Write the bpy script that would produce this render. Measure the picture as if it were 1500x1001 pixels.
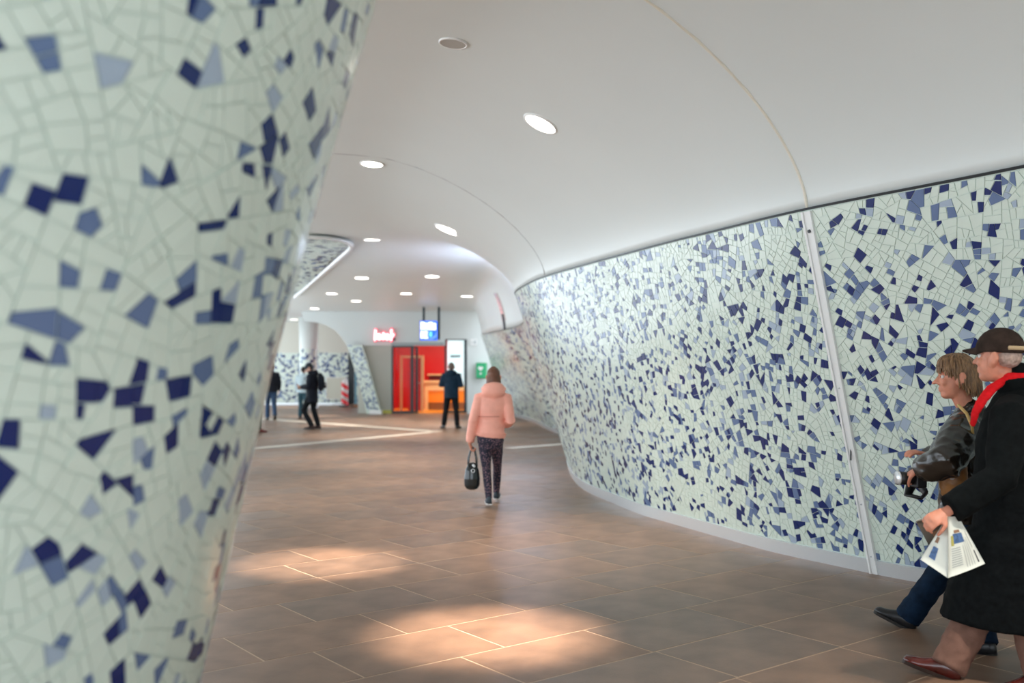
import bpy, bmesh, math, random
import numpy as np
from mathutils import Vector, Matrix, noise
from mathutils.bvhtree import BVHTree

random.seed(7)
for o in list(bpy.data.objects):
    bpy.data.objects.remove(o)
scene = bpy.context.scene
COL = scene.collection

# ------------------------------------------------------------------ camera, sky, exposure
F = 1458.33            # focal length in pixels of the 1500 px wide frame (35 mm lens)
CH = 1.65              # camera height
HY = 535.0             # horizon row
cam_d = bpy.data.cameras.new('camera')
cam = bpy.data.objects.new('camera', cam_d)
COL.objects.link(cam)
cam.location = (0, 0, CH)
cam.rotation_euler = (math.pi / 2, 0, 0)
cam_d.lens = 35.0
cam_d.sensor_width = 36.0
cam_d.shift_y = (HY - 500.5) / 1500.0
cam_d.clip_start = 0.05
cam_d.dof.use_dof = True
cam_d.dof.focus_distance = 6.6
cam_d.dof.aperture_fstop = 1.4
scene.camera = cam

scene.view_settings.view_transform = 'Standard'
scene.view_settings.look = 'None'
scene.view_settings.gamma = 1.0
scene.view_settings.exposure = 0.5
scene.view_settings.use_curve_mapping = False

world = bpy.data.worlds.new('daylight')
scene.world = world
world.use_nodes = True
bg = world.node_tree.nodes['Background']
bg.inputs[0].default_value = (0.82, 0.91, 1.0, 1)
bg.inputs[1].default_value = 2.6

FILL = 150.0            # strength of the unseen fill strip added for the far vault
LAMP = 1.8             # common dimmer of the ceiling lamps

# ------------------------------------------------------------------ pixel geometry helpers
def W(px, py, d):
    return Vector(((px - 750.0) / F * d, d, CH + (HY - py) / F * d))
def G(px, py):
    d = F * CH / (py - HY)
    return Vector(((px - 750.0) / F * d, d, 0.0))
def proj(p):
    return 750.0 + F * p[0] / p[1], HY - F * (p[2] - CH) / p[1]

# ------------------------------------------------------------------ materials
MATS = {}
def mat(name, col, rough=0.5, metal=0.0, coat=0.0, noise_amt=0.0, noise_scale=20.0, bump=0.0,
        bump_scale=60.0, emit=None, emit_s=0.0, alpha=1.0, trans=0.0, sheen=0.0, col2=None, stretch=None, sss=0.0):
    if name in MATS:
        return MATS[name]
    m = bpy.data.materials.new(name)
    m.use_nodes = True
    nt = m.node_tree
    b = nt.nodes['Principled BSDF']
    b.inputs['Base Color'].default_value = (*col, 1)
    b.inputs['Roughness'].default_value = rough
    b.inputs['Metallic'].default_value = metal
    b.inputs['Coat Weight'].default_value = coat
    b.inputs['Coat Roughness'].default_value = 0.05
    b.inputs['Transmission Weight'].default_value = trans
    b.inputs['Sheen Weight'].default_value = sheen
    if sss:
        b.inputs['Subsurface Weight'].default_value = sss
        b.inputs['Subsurface Radius'].default_value = (0.01, 0.004, 0.002)
    if emit is not None:
        b.inputs['Emission Color'].default_value = (*emit, 1)
        b.inputs['Emission Strength'].default_value = emit_s
    if noise_amt or bump:
        tc = nt.nodes.new('ShaderNodeTexCoord')
        mp = nt.nodes.new('ShaderNodeMapping')
        if stretch:
            mp.inputs['Scale'].default_value = stretch
        nt.links.new(tc.outputs['Object'], mp.inputs[0])
    if noise_amt:
        n = nt.nodes.new('ShaderNodeTexNoise')
        n.inputs['Scale'].default_value = noise_scale
        n.inputs['Detail'].default_value = 6
        nt.links.new(mp.outputs[0], n.inputs['Vector'])
        r = nt.nodes.new('ShaderNodeMapRange')
        r.inputs[1].default_value = 0.3
        r.inputs[2].default_value = 0.7
        nt.links.new(n.outputs['Fac'], r.inputs[0])
        mx = nt.nodes.new('ShaderNodeMix')
        mx.data_type = 'RGBA'
        c2 = col2 if col2 else tuple(min(1, c * (1 + noise_amt)) for c in col)
        c1 = col if col2 else tuple(c * (1 - noise_amt) for c in col)
        mx.inputs[6].default_value = (*c1, 1)
        mx.inputs[7].default_value = (*c2, 1)
        nt.links.new(r.outputs[0], mx.inputs[0])
        nt.links.new(mx.outputs[2], b.inputs['Base Color'])
    if bump:
        n2 = nt.nodes.new('ShaderNodeTexNoise')
        n2.inputs['Scale'].default_value = bump_scale
        n2.inputs['Detail'].default_value = 4
        nt.links.new(mp.outputs[0], n2.inputs['Vector'])
        bp = nt.nodes.new('ShaderNodeBump')
        bp.inputs['Strength'].default_value = bump
        bp.inputs['Distance'].default_value = 0.01
        nt.links.new(n2.outputs['Fac'], bp.inputs['Height'])
        nt.links.new(bp.outputs[0], b.inputs['Normal'])
    MATS[name] = m
    return m

M_SHELL = mat('white_plaster', (0.70, 0.735, 0.705), 0.42, noise_amt=0.015, noise_scale=0.8)
M_GROUT = mat('grout', (0.60, 0.69, 0.615), 0.7)
T_WHITE = mat('tile_white', (0.68, 0.765, 0.675), 0.22, noise_amt=0.04, noise_scale=3)
T_NAVY = mat('tile_navy', (0.006, 0.022, 0.13), 0.2)
T_MID = mat('tile_mid_blue', (0.125, 0.185, 0.33), 0.2)
T_LIGHT = mat('tile_light_blue', (0.38, 0.46, 0.56), 0.2)
TILES = [T_WHITE, T_NAVY, T_MID, T_LIGHT]
M_STEEL = mat('brushed_steel', (0.82, 0.86, 0.88), 0.25, 0.5, bump=0.05, bump_scale=200, stretch=(0.2, 0.2, 6))
M_DARK = mat('dark_metal', (0.012, 0.02, 0.024), 0.4)
M_WHITEMETAL = mat('white_metal', (0.80, 0.81, 0.79), 0.3)

# ------------------------------------------------------------------ object helpers
def tag(o, label=None, cat=None, group=None, kind=None):
    if label: o['label'] = label
    if cat: o['category'] = cat
    if group: o['group'] = group
    if kind: o['kind'] = kind
    return o
def link(o, parent=None):
    COL.objects.link(o)
    if parent is not None:
        o.parent = parent
    return o
def empty(name, loc=(0, 0, 0), rz=0.0, label=None, cat=None, group=None, kind=None):
    o = bpy.data.objects.new(name, None)
    o.location = loc
    o.rotation_euler = (0, 0, rz)
    o.empty_display_size = 0.2
    COL.objects.link(o)
    return tag(o, label, cat, group, kind)
def meshobj(name, verts, faces, m, parent=None, smooth=False, mi=None):
    me = bpy.data.meshes.new(name)
    me.from_pydata([tuple(v) for v in verts], [], faces)
    for x in (m if isinstance(m, list) else [m]):
        me.materials.append(x)
    if mi is not None:
        me.polygons.foreach_set('material_index', mi)
    if smooth:
        me.polygons.foreach_set('use_smooth', [True] * len(me.polygons))
    me.update()
    return link(bpy.data.objects.new(name, me), parent)
def bmobj(name, bm, m, parent=None, smooth=False):
    bmesh.ops.recalc_face_normals(bm, faces=bm.faces[:])
    me = bpy.data.meshes.new(name)
    bm.to_mesh(me)
    bm.free()
    me.materials.append(m)
    if smooth:
        me.polygons.foreach_set('use_smooth', [True] * len(me.polygons))
    return link(bpy.data.objects.new(name, me), parent)
def box_bm(bm, lo, hi, mtx=None):
    vs = []
    for z in (lo[2], hi[2]):
        for x, y in ((lo[0], lo[1]), (hi[0], lo[1]), (hi[0], hi[1]), (lo[0], hi[1])):
            p = Vector((x, y, z))
            vs.append(bm.verts.new(mtx @ p if mtx else p))
    fs = [(0, 3, 2, 1), (4, 5, 6, 7), (0, 1, 5, 4), (1, 2, 6, 5), (2, 3, 7, 6), (3, 0, 4, 7)]
    return [bm.faces.new([vs[i] for i in f]) for f in fs]
def box(name, lo, hi, m, parent=None, bevel=0.0, mtx=None):
    bm = bmesh.new()
    box_bm(bm, lo, hi, mtx)
    if bevel:
        bmesh.ops.bevel(bm, geom=bm.edges[:], offset=bevel, segments=2, affect='EDGES', profile=0.5)
    return bmobj(name, bm, m, parent)
def tube_bm(bm, pts, radii, seg=12, side=None, flat=False, flat0=None, flat1=None):
    """loft of elliptical rings; radii = r or (rx, ry); rx lies along `side`"""
    pts = [Vector(p) for p in pts]
    n = len(pts)
    rr = [(r, r) if not isinstance(r, (tuple, list)) else tuple(r) for r in radii]
    flat0 = flat if flat0 is None else flat0
    flat1 = flat if flat1 is None else flat1
    rings = []
    prev = None
    def ring(c, a, b, rx, ry):
        return [bm.verts.new(c + a * (math.cos(2 * math.pi * k / seg) * rx) + b * (math.sin(2 * math.pi * k / seg) * ry)) for k in range(seg)]
    frames = []
    for i in range(n):
        t = (pts[min(i + 1, n - 1)] - pts[max(i - 1, 0)])
        t = t.normalized() if t.length > 1e-9 else Vector((0, 0, 1))
        s = Vector(side) if side is not None else (prev if prev is not None else (Vector((1, 0, 0)) if abs(t.x) < 0.8 else Vector((0, 1, 0))))
        a = s - t * s.dot(t)
        if a.length < 1e-4:
            s = Vector((0, 1, 0)); a = s - t * s.dot(t)
        a.normalize()
        b = t.cross(a)
        prev = a
        frames.append((t, a, b))
    if not flat0:
        t, a, b = frames[0]; rm = min(rr[0])
        for ang in (75, 45):
            c, s_ = math.cos(math.radians(ang)), math.sin(math.radians(ang))
            rings.append(ring(pts[0] - t * rm * s_, a, b, rr[0][0] * c, rr[0][1] * c))
    for i in range(n):
        t, a, b = frames[i]
        rings.append(ring(pts[i], a, b, *rr[i]))
    if not flat1:
        t, a, b = frames[-1]; rm = min(rr[-1])
        for ang in (45, 75):
            c, s_ = math.cos(math.radians(ang)), math.sin(math.radians(ang))
            rings.append(ring(pts[-1] + t * rm * s_, a, b, rr[-1][0] * c, rr[-1][1] * c))
    for r0, r1 in zip(rings, rings[1:]):
        for k in range(seg):
            bm.faces.new((r0[k], r0[(k + 1) % seg], r1[(k + 1) % seg], r1[k]))
    bm.faces.new(list(reversed(rings[0])))
    bm.faces.new(rings[-1])
def ell_bm(bm, c, r, mtx=None, seg=16):
    m = Matrix.Translation(Vector(c)) @ (mtx if mtx else Matrix.Identity(4)) @ Matrix.Diagonal((r[0], r[1], r[2], 1))
    bmesh.ops.create_uvsphere(bm, u_segments=seg, v_segments=max(8, seg // 2 + 2), radius=1.0, matrix=m)
def tube(name, pts, radii, m, parent=None, seg=12, side=None, flat=False, smooth=True):
    bm = bmesh.new()
    tube_bm(bm, pts, radii, seg, side, flat)
    return bmobj(name, bm, m, parent, smooth)
QUEUE = []
def remesh(name, bm, m, parent, voxel=0.01, smooth=4, wr=0.0, wf=9.0, seed=0.0):
    """overlapping closed pieces fused into one continuous skin (evaluated together at the end of the script)"""
    bmesh.ops.recalc_face_normals(bm, faces=bm.faces[:])
    me = bpy.data.meshes.new(name)
    bm.to_mesh(me); bm.free()
    o = link(bpy.data.objects.new(name, me), parent)
    r = o.modifiers.new('r', 'REMESH'); r.mode = 'VOXEL'; r.voxel_size = voxel
    if smooth:
        s = o.modifiers.new('s', 'SMOOTH'); s.factor = 0.5; s.iterations = smooth
    QUEUE.append((o, m, wr, wf, seed))
    return o
def run_queue():
    dg = bpy.context.evaluated_depsgraph_get()
    done = [bpy.data.meshes.new_from_object(q[0].evaluated_get(dg)) for q in QUEUE]
    for (o, m, wr, wf, seed), me2 in zip(QUEUE, done):
        old = o.data
        o.modifiers.clear()
        o.data = me2
        bpy.data.meshes.remove(old)
        me2.name = o.name
        if wr:
            n = len(me2.vertices)
            off = Vector((seed, seed * 1.7, -seed))
            co = np.empty(n * 3, np.float32); me2.vertices.foreach_get('co', co); co = co.reshape(-1, 3)
            no = np.empty(n * 3, np.float32); me2.vertices.foreach_get('normal', no); no = no.reshape(-1, 3)
            sc = Vector((wf, wf, wf * 1.6))
            amp = np.empty(n, np.float32)
            nz = noise.noise
            for i in range(n):
                q = Vector((co[i, 0] * wf, co[i, 1] * wf, co[i, 2] * wf * 1.6)) + off
                amp[i] = (1 - abs(nz(q)) * 2.2) * 0.7 + nz(q * 2.3) * 0.5
            co += no * (amp * wr)[:, None]
            me2.vertices.foreach_set('co', co.ravel())
        me2.materials.clear()
        me2.materials.append(m)
        me2.polygons.foreach_set('use_smooth', [True] * len(me2.polygons))
        me2.update()

# ------------------------------------------------------------------ curves in plan
def catmull(P, n):
    P = np.array(P, float)
    P = np.vstack([2 * P[0] - P[1], P, 2 * P[-1] - P[-2]])
    out = []
    for i in range(1, len(P) - 2):
        for k in range(n):
            t = k / n
            a, b, c, d = P[i - 1], P[i], P[i + 1], P[i + 2]
            out.append(0.5 * ((2 * b) + (-a + c) * t + (2 * a - 5 * b + 4 * c - d) * t * t + (-a + 3 * b - 3 * c + d) * t ** 3))
    out.append(P[-2])
    return np.array(out)

ZT = 2.80   # top edge of the tiled walls
PAIRS = [((7.6, -7.0), (6.9, -7.2)), ((6.8, -3.0), (6.1, -3.2)), ((5.85, 1.0), (5.15, 0.6)), ((4.65, 4.2), (4.02, 3.5)), ((3.53, 6.87), (2.97, 5.78)),
         ((2.88, 7.86), (2.18, 7.35)), ((2.34, 8.75), (1.75, 8.55)), ((2.02, 9.51), (1.45, 9.42)),
         ((1.73, 10.24), (1.17, 10.35)), ((1.446, 10.98), (0.92, 11.18)), ((1.207, 11.97), (0.592, 12.33)),
         ((0.98, 13.1), (0.324, 13.5)), ((0.90, 14.5), (0.123, 14.97)), ((0.96, 16.4), (0.056, 16.3)),
         ((1.3, 18.5), (0.25, 18.3)), ((1.55, 21.0), (0.30, 20.6)), ((1.4, 23.0), (0.10, 22.5)),
         ((1.03, 24.6), (-0.25, 24.2)), ((0.76, 27.7), (-0.55, 26.5)), ((0.40, 30.2), (-0.72, 28.6)), ((-0.15, 33.3), (-0.97, 31.6))]
NS = 14
CB = catmull([p[0] for p in PAIRS], NS)
CT = catmull([p[1] for p in PAIRS], NS)
IDX_STRIP = 5 * NS
mid = (CB + CT) / 2
UARC = np.concatenate([[0], np.cumsum(np.hypot(*np.diff(mid, axis=0).T))])
SL = 2.93
TANG = np.gradient(mid, axis=0)

def ztop(y):
    return float(np.interp(y, [16.3, 19, 22, 24.5, 31.6], [ZT, 2.70, 2.52, 2.48, 2.60]))
def wall_pt(u, v, off=0.0):
    """u metres along the wall, v metres up its slope"""
    bx_ = np.interp(u, UARC, CB[:, 0]); by_ = np.interp(u, UARC, CB[:, 1])
    tx_ = np.interp(u, UARC, CT[:, 0]); ty_ = np.interp(u, UARC, CT[:, 1])
    k = v / SL
    zt = ztop(ty_)
    p = Vector((bx_ + (tx_ - bx_) * k, by_ + (ty_ - by_) * k, zt * k))
    if off:
        t = Vector((np.interp(u, UARC, TANG[:, 0]), np.interp(u, UARC, TANG[:, 1]), 0))
        r = Vector((tx_ - bx_, ty_ - by_, zt))
        n = r.cross(t)
        if n.x > 0: n = -n
        p = p + n.normalized() * off
    return p

# ------------------------------------------------------------------ mosaic
def clip(poly, p, n):
    out = []
    L = len(poly)
    for i in range(L):
        a, b = poly[i], poly[(i + 1) % L]
        da = (a[0] - p[0]) * n[0] + (a[1] - p[1]) * n[1]
        db = (b[0] - p[0]) * n[0] + (b[1] - p[1]) * n[1]
        if da <= 0: out.append(a)
        if (da < 0 < db) or (db < 0 < da):
            t = da / (da - db)
            out.append((a[0] + (b[0] - a[0]) * t, a[1] + (b[1] - a[1]) * t))
    return out
def area(poly):
    s = 0
    for i in range(len(poly)):
        x0, y0 = poly[i]; x1, y1 = poly[(i + 1) % len(poly)]
        s += x0 * y1 - x1 * y0
    return s / 2
def mosaic(u0, u1, v0, v1, cell, amin, amax, rng, amul=None):
    """irregular shards filling a rectangle: coarse random cells cut again and again by oblique lines"""
    nu = max(1, int((u1 - u0) / cell)); nv = max(1, int((v1 - v0) / cell))
    su, sv = (u1 - u0) / nu, (v1 - v0) / nv
    S = {}
    for i in range(-2, nu + 2):
        for j in range(-2, nv + 2):
            S[i, j] = (u0 + (i + rng.uniform(0.1, 0.9)) * su, v0 + (j + rng.uniform(0.1, 0.9)) * sv)
    out = []
    for i in range(-1, nu + 1):
        for j in range(-1, nv + 1):
            c = S[i, j]
            poly = [(u0, v0), (u1, v0), (u1, v1), (u0, v1)]
            for di in range(-2, 3):
                for dj in range(-2, 3):
                    q = S.get((i + di, j + dj))
                    if q is None or q is c: continue
                    poly = clip(poly, ((c[0] + q[0]) / 2, (c[1] + q[1]) / 2), (q[0] - c[0], q[1] - c[1]))
                    if len(poly) < 3: break
                if len(poly) < 3: break
            if len(poly) < 3: continue
            st = [poly]
            while st:
                p = st.pop()
                A = abs(area(p))
                if A < 2e-4: continue
                cx = sum(q[0] for q in p) / len(p); cy = sum(q[1] for q in p) / len(p)
                k = amul(cx) if amul else 1.0
                if A < k * (amin + (amax - amin) * rng.random() ** 1.3):
                    out.append(p); continue
                le = -1
                for a in range(len(p)):
                    dx, dy = p[a][0] - p[a - 1][0], p[a][1] - p[a - 1][1]
                    if dx * dx + dy * dy > le:
                        le = dx * dx + dy * dy; ang = math.atan2(dy, dx)
                c_, s_ = math.cos(ang), math.sin(ang)
                e1 = [q[0] * c_ + q[1] * s_ for q in p]; e2 = [-q[0] * s_ + q[1] * c_ for q in p]
                w1, w2 = max(e1) - min(e1), max(e2) - min(e2)
                if w2 > w1: ang += math.pi / 2
                ang += rng.gauss(0, 0.2)
                n = (math.cos(ang), math.sin(ang))
                w = max(w1, w2) * rng.uniform(-0.13, 0.13)
                pt = (cx + n[0] * w, cy + n[1] * w)
                a_, b_ = clip(p, pt, n), clip(p, pt, (-n[0], -n[1]))
                if len(a_) >= 3: st.append(a_)
                if len(b_) >= 3: st.append(b_)
    return out
def shrink(poly, g):
    cx = sum(q[0] for q in poly) / len(poly); cy = sum(q[1] for q in poly) / len(poly)
    per = sum(math.dist(poly[i], poly[(i + 1) % len(poly)]) for i in range(len(poly)))
    inr = 2 * abs(area(poly)) / per
    k = max(0.5, 1 - g / max(inr, 1e-4))
    return [(cx + (x - cx) * k, cy + (y - cy) * k) for x, y in poly]
def clean(poly):
    out = []
    for q in poly:
        if not out or math.dist(out[-1], q) > 0.004: out.append(q)
    if len(out) > 2 and math.dist(out[0], out[-1]) < 0.004: out.pop()
    return out
def lay_tiles(owner, polys, fn, rng, pick=0, gap=0.0028, thick=0.005, wts=(0.71, 0.12, 0.10, 0.07), clus=0.22, gap_fn=None):
    """fn(u, v, off) -> point.  The `pick` tiles that show largest become parts, the rest one stuff part"""
    items = []
    for p in polys:
        p = clean(shrink(p, gap_fn(p[0][0]) if gap_fn else gap))
        if len(p) < 3 or abs(area(p)) < 1.5e-4: continue
        cx = sum(q[0] for q in p) / len(p); cy = sum(q[1] for q in p) / len(p)
        cl = noise.noise(Vector((cx * 1.7, cy * 1.7, 3.1))) * clus
        r = rng.random() - cl * 0.5
        c = 0 if r < wts[0] else 1 if r < wts[0] + wts[1] else 2 if r < wts[0] + wts[1] + wts[2] else 3
        score = 0
        if pick:
            P = [fn(x, y, 0) for x, y in p]
            if all(q[1] > 0.3 for q in P):
                s = [proj(q) for q in P]
                mx, my = sum(a for a, _ in s) / len(s), sum(b for _, b in s) / len(s)
                if -20 < mx < 1520 and -20 < my < 1020:
                    e1, e2 = P[1] - P[0], P[2] - P[0]
                    nn = e1.cross(e2)
                    score = abs(area(s))
        items.append((score, c, p, cx, cy))
    items.sort(key=lambda t: -t[0])
    V, Fc, MI = [], [], []
    for i, (sc, c, p, cx, cy) in enumerate(items):
        lift = rng.uniform(-0.0008, 0.0012)
        top = [fn(x, y, thick + lift) for x, y in p]
        bot = [fn(x, y, -0.004) for x, y in p]
        n = len(p)
        if i < pick and sc > 0:
            o = sum(top, Vector()) / n
            vs = [q - o for q in top] + [q - o for q in bot]
            fs = [tuple(range(n)), tuple(range(2 * n - 1, n - 1, -1))] + [(k, n + k, n + (k + 1) % n, (k + 1) % n) for k in range(n)]
            ob = meshobj('mosaic_tile', vs, fs, TILES[c], owner)
            ob.location = o
        else:
            b0 = len(V)
            V += top + bot
            Fc.append(tuple(range(b0, b0 + n))); MI.append(c)
            for k in range(n):
                Fc.append((b0 + k, b0 + n + k, b0 + n + (k + 1) % n, b0 + (k + 1) % n)); MI.append(c)
    if V:
        o = meshobj('mosaic_tiles', V, Fc, TILES, owner, mi=MI)
        o['kind'] = 'stuff'

# ------------------------------------------------------------------ floor
FA = math.radians(37.7)
FU = Vector((math.sin(FA), -math.cos(FA)))
FV = Vector((math.cos(FA), math.sin(FA)))
M_FLOOR = mat('floor_stone', (0.215, 0.128, 0.082), 0.42, noise_amt=0.3, noise_scale=3.0, bump=0.12, bump_scale=90)
M_FLOOR2 = mat('floor_stone_warm', (0.235, 0.140, 0.090), 0.46, noise_amt=0.26, noise_scale=4.0, bump=0.12, bump_scale=90)
M_FLOOR3 = mat('floor_stone_dark', (0.185, 0.115, 0.077), 0.38, noise_amt=0.3, noise_scale=3.5, bump=0.12, bump_scale=90)
M_JOINT = mat('floor_joint', (0.52, 0.38, 0.27), 0.8)
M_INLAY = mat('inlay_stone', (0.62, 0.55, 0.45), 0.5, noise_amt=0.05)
bm = bmesh.new()
box_bm(bm, (-8.6, -6.0, -0.2), (10, 32.0, -0.0010))
box_bm(bm, (-11.6, 32.0, -0.2), (10, 47, -0.0010))
floor = bmobj('floor', bm, M_JOINT)
tag(floor, 'brown stone tiled floor of the passage', 'floor', kind='structure')
floor_mats = [M_FLOOR, M_FLOOR2, M_FLOOR3]
rows = []
rngf = random.Random(3)
TW, TL = 0.6, 0.93
cells = []
for i in range(-75, 40):
    off = rngf.choice([0.0, 0.31, 0.62]) + rngf.uniform(-0.01, 0.01)
    for j in range(-30, 70):
        u0, v0 = i * TW + 0.17, j * TL + off + 0.12
        c = FU * (u0 + TW / 2) + FV * (v0 + TL / 2)
        if (-11.1 if c.y > 32.6 else -8.1) < c.x < 9.3 and -5.4 < c.y < 46.3:
            cells.append((u0, v0, c))
def floor_score(c):
    if c.y < 2.5: return 0
    px, py = proj((c.x, c.y, 0))
    if not (-60 < px < 1560 and py < 1090): return 0
    # cut away what stands behind the leaning walls
    if c.x < -0.30 * c.y - 0.15 and c.y < 12: return 0
    return 1.0 / c.y
cells.sort(key=lambda t: -floor_score(t[2]))
g = 0.006
tile_meshes = []
for k, m in enumerate(floor_mats):
    bm = bmesh.new()
    box_bm(bm, (-TW / 2 + g, -TL / 2 + g, -0.012), (TW / 2 - g, TL / 2 - g, 0.0))
    me = bpy.data.meshes.new('floor_tile'); bm.to_mesh(me); bm.free(); me.materials.append(m)
    tile_meshes.append(me)
V, Fc, MI = [], [], []
ang = math.atan2(FU.y, FU.x)
for k, (u0, v0, c) in enumerate(cells):
    s = rngf.choice([0, 0, 1, 2])
    z = rngf.uniform(-0.0002, 0.0006)
    if k < 300 and floor_score(c) > 0:
        o = bpy.data.objects.new('floor_tile', tile_meshes[s])
        o.location = (c.x, c.y, z); o.rotation_euler = (0, 0, ang)
        link(o, floor)
    else:
        b0 = len(V)
        for zz in (z, -0.012):
            for a, b in ((g, g), (TW - g, g), (TW - g, TL - g), (g, TL - g)):
                q = FU * (u0 + a) + FV * (v0 + b)
                V.append((q.x, q.y, zz))
        Fc += [(b0, b0 + 1, b0 + 2, b0 + 3)] + [(b0 + i, b0 + 4 + i, b0 + 4 + (i + 1) % 4, b0 + (i + 1) % 4) for i in range(4)]
        MI += [s] * 5
o = meshobj('floor_tiles', V, Fc, floor_mats, floor, mi=MI)
o['kind'] = 'stuff'
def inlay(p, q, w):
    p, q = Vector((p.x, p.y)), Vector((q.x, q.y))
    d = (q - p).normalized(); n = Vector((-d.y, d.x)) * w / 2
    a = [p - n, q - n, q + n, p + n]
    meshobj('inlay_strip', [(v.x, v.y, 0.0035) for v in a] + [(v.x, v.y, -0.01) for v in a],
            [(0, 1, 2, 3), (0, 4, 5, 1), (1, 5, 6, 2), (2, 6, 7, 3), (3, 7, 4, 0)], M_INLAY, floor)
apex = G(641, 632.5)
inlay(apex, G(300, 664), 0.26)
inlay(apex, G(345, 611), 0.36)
inlay(G(745, 657), G(836, 650), 0.3)  # pale strip: inlay, with the sunlit band and warm reflections painted in

# ------------------------------------------------------------------ tiled wall on the right
wall_r = empty('wall_right', (0, 0, 0), 0, 'long leaning mosaic wall curving along the right of the passage', 'wall', kind='structure')
nU = len(UARC)
def grid_surface(name, us, vs, off, m, parent):
    P = [wall_pt(u, v, off) for u in us for v in vs]
    k = len(vs)
    fs = [(i * k + j, (i + 1) * k + j, (i + 1) * k + j + 1, i * k + j + 1) for i in range(len(us) - 1) for j in range(k - 1)]
    return meshobj(name, P, fs, m, parent, smooth=True)
grid_surface('grout_bed', UARC, [0.0, 0.7, 1.4, 2.1, SL], 0.0, M_GROUT, wall_r)
def ribbon(name, us, prof, m, parent):
    """closed profile of (v, off) swept along the wall"""
    P = []; k = len(prof)
    for u in us:
        P += [wall_pt(u, v, o) for v, o in prof]
    fs = [(i * k + j, (i + 1) * k + j, (i + 1) * k + (j + 1) % k, i * k + (j + 1) % k) for i in range(len(us) - 1) for j in range(k)]
    fs += [tuple(range(k)), tuple(range((len(us) - 1) * k + k - 1, (len(us) - 1) * k - 1, -1))]
    return meshobj(name, P, fs, m, parent)
ribbon('plinth', UARC, [(0.0, -0.01), (0.0, 0.022), (0.125, 0.016), (0.125, -0.01)], M_STEEL, wall_r)
ribbon('gap_shade_strip', UARC, [(SL - 0.004, -0.02), (SL - 0.004, 0.010), (SL + 0.013, 0.012), (SL + 0.013, -0.02)], M_DARK, wall_r)  # solid dark strip stands for the shade in the gap along the top edge
us_strip = UARC[IDX_STRIP]
rngm = random.Random(11)
def amul_right(u):
    p = wall_pt(u, 1.4)
    return 1.0 if 3 < p.y < 17 else 1.9
polys = mosaic(UARC[NS + 10], us_strip - 0.035, 0.128, SL - 0.01, 0.42, 0.0018, 0.0085, rngm, amul_right)
polys += mosaic(us_strip + 0.035, UARC[-1], 0.128, SL - 0.01, 0.42, 0.0018, 0.0085, rngm, amul_right)
lay_tiles(wall_r, polys, wall_pt, rngm, pick=300)
# white metal joint cover with its screws
strip = ribbon('joint_strip', [us_strip - 0.038, us_strip - 0.03, us_strip + 0.03, us_strip + 0.038],
               [(0.01, -0.005), (0.01, 0.03), (SL - 0.012, 0.022), (SL - 0.012, -0.005)], M_WHITEMETAL, wall_r)
ribbon('strip_edge', [us_strip + 0.022, us_strip + 0.040], [(0.01, 0.0), (0.01, 0.04), (SL - 0.012, 0.032), (SL - 0.012, 0.0)], M_WHITEMETAL, strip)
for v, r, m in ((SL - 0.16, 0.013, M_DARK), (1.55, 0.006, M_STEEL), (0.6, 0.006, M_STEEL), (0.16, 0.006, M_STEEL)):
    p, q = wall_pt(us_strip - 0.005, v, 0.02), wall_pt(us_strip - 0.005, v, 0.033)
    tube('screw_head', [p, q], [r, r], m, strip, seg=10, flat=True, smooth=False)
box('latch_slot', (-0.004, -0.004, -0.05), (0.004, 0.004, 0.05), M_DARK, strip, mtx=Matrix.Translation(wall_pt(us_strip, 1.02, 0.031)))

# ------------------------------------------------------------------ ceiling shell
def hgt(x, y):
    ys = [-8, 10.5, 13.0, 16.0, 17.5, 20.0, 24.5, 30, 36, 48]
    zs = [4.30, 4.30, 4.22, 3.86, 3.86, 3.98, 3.68, 3.52, 3.44, 3.40]
    # smooth interpolation
    w = [-1.2, -0.6, 0, 0.6, 1.2]
    return sum(np.interp(y + a, ys, zs) for a in w) / 5
RAD, PW = 2.4, 1.6
svals = [0, 0.012, 0.04, 0.09, 0.16, 0.26, 0.4, 0.58, 0.8, 1.05, 1.35, 1.7, 2.05, 2.4, 3, 3.8, 4.8, 6, 7.5, 9.5, 11.5, 13.5]
def shell_pt(i, s):
    f = i / (nU - 1)
    y0 = CT[i, 1]
    a = math.radians(float(np.interp(y0, [-7, 6, 9, 13, 18, 32], [200, 211, 207, 197, 184, 180])))
    x, y = CT[i, 0] + math.cos(a) * s, CT[i, 1] + math.sin(a) * s
    R = float(np.interp(y0, [10, 16, 20, 24, 32], [RAD, 2.1, 1.1, 0.5, 0.3]))
    t = min(s / R, 1.0)
    zt = ztop(y0) + 0.006
    z = zt + (hgt(x, y) - zt) * (1 - (1 - t) ** PW) ** (1 / PW)
    return Vector((x, y, z))
cv, cf = [], []
for i in range(nU):
    cv += [shell_pt(i, s) for s in svals]
k = len(svals)
cf = [(i * k + j, (i + 1) * k + j, (i + 1) * k + j + 1, i * k + j + 1) for i in range(nU - 1) for j in range(k - 1)]
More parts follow.
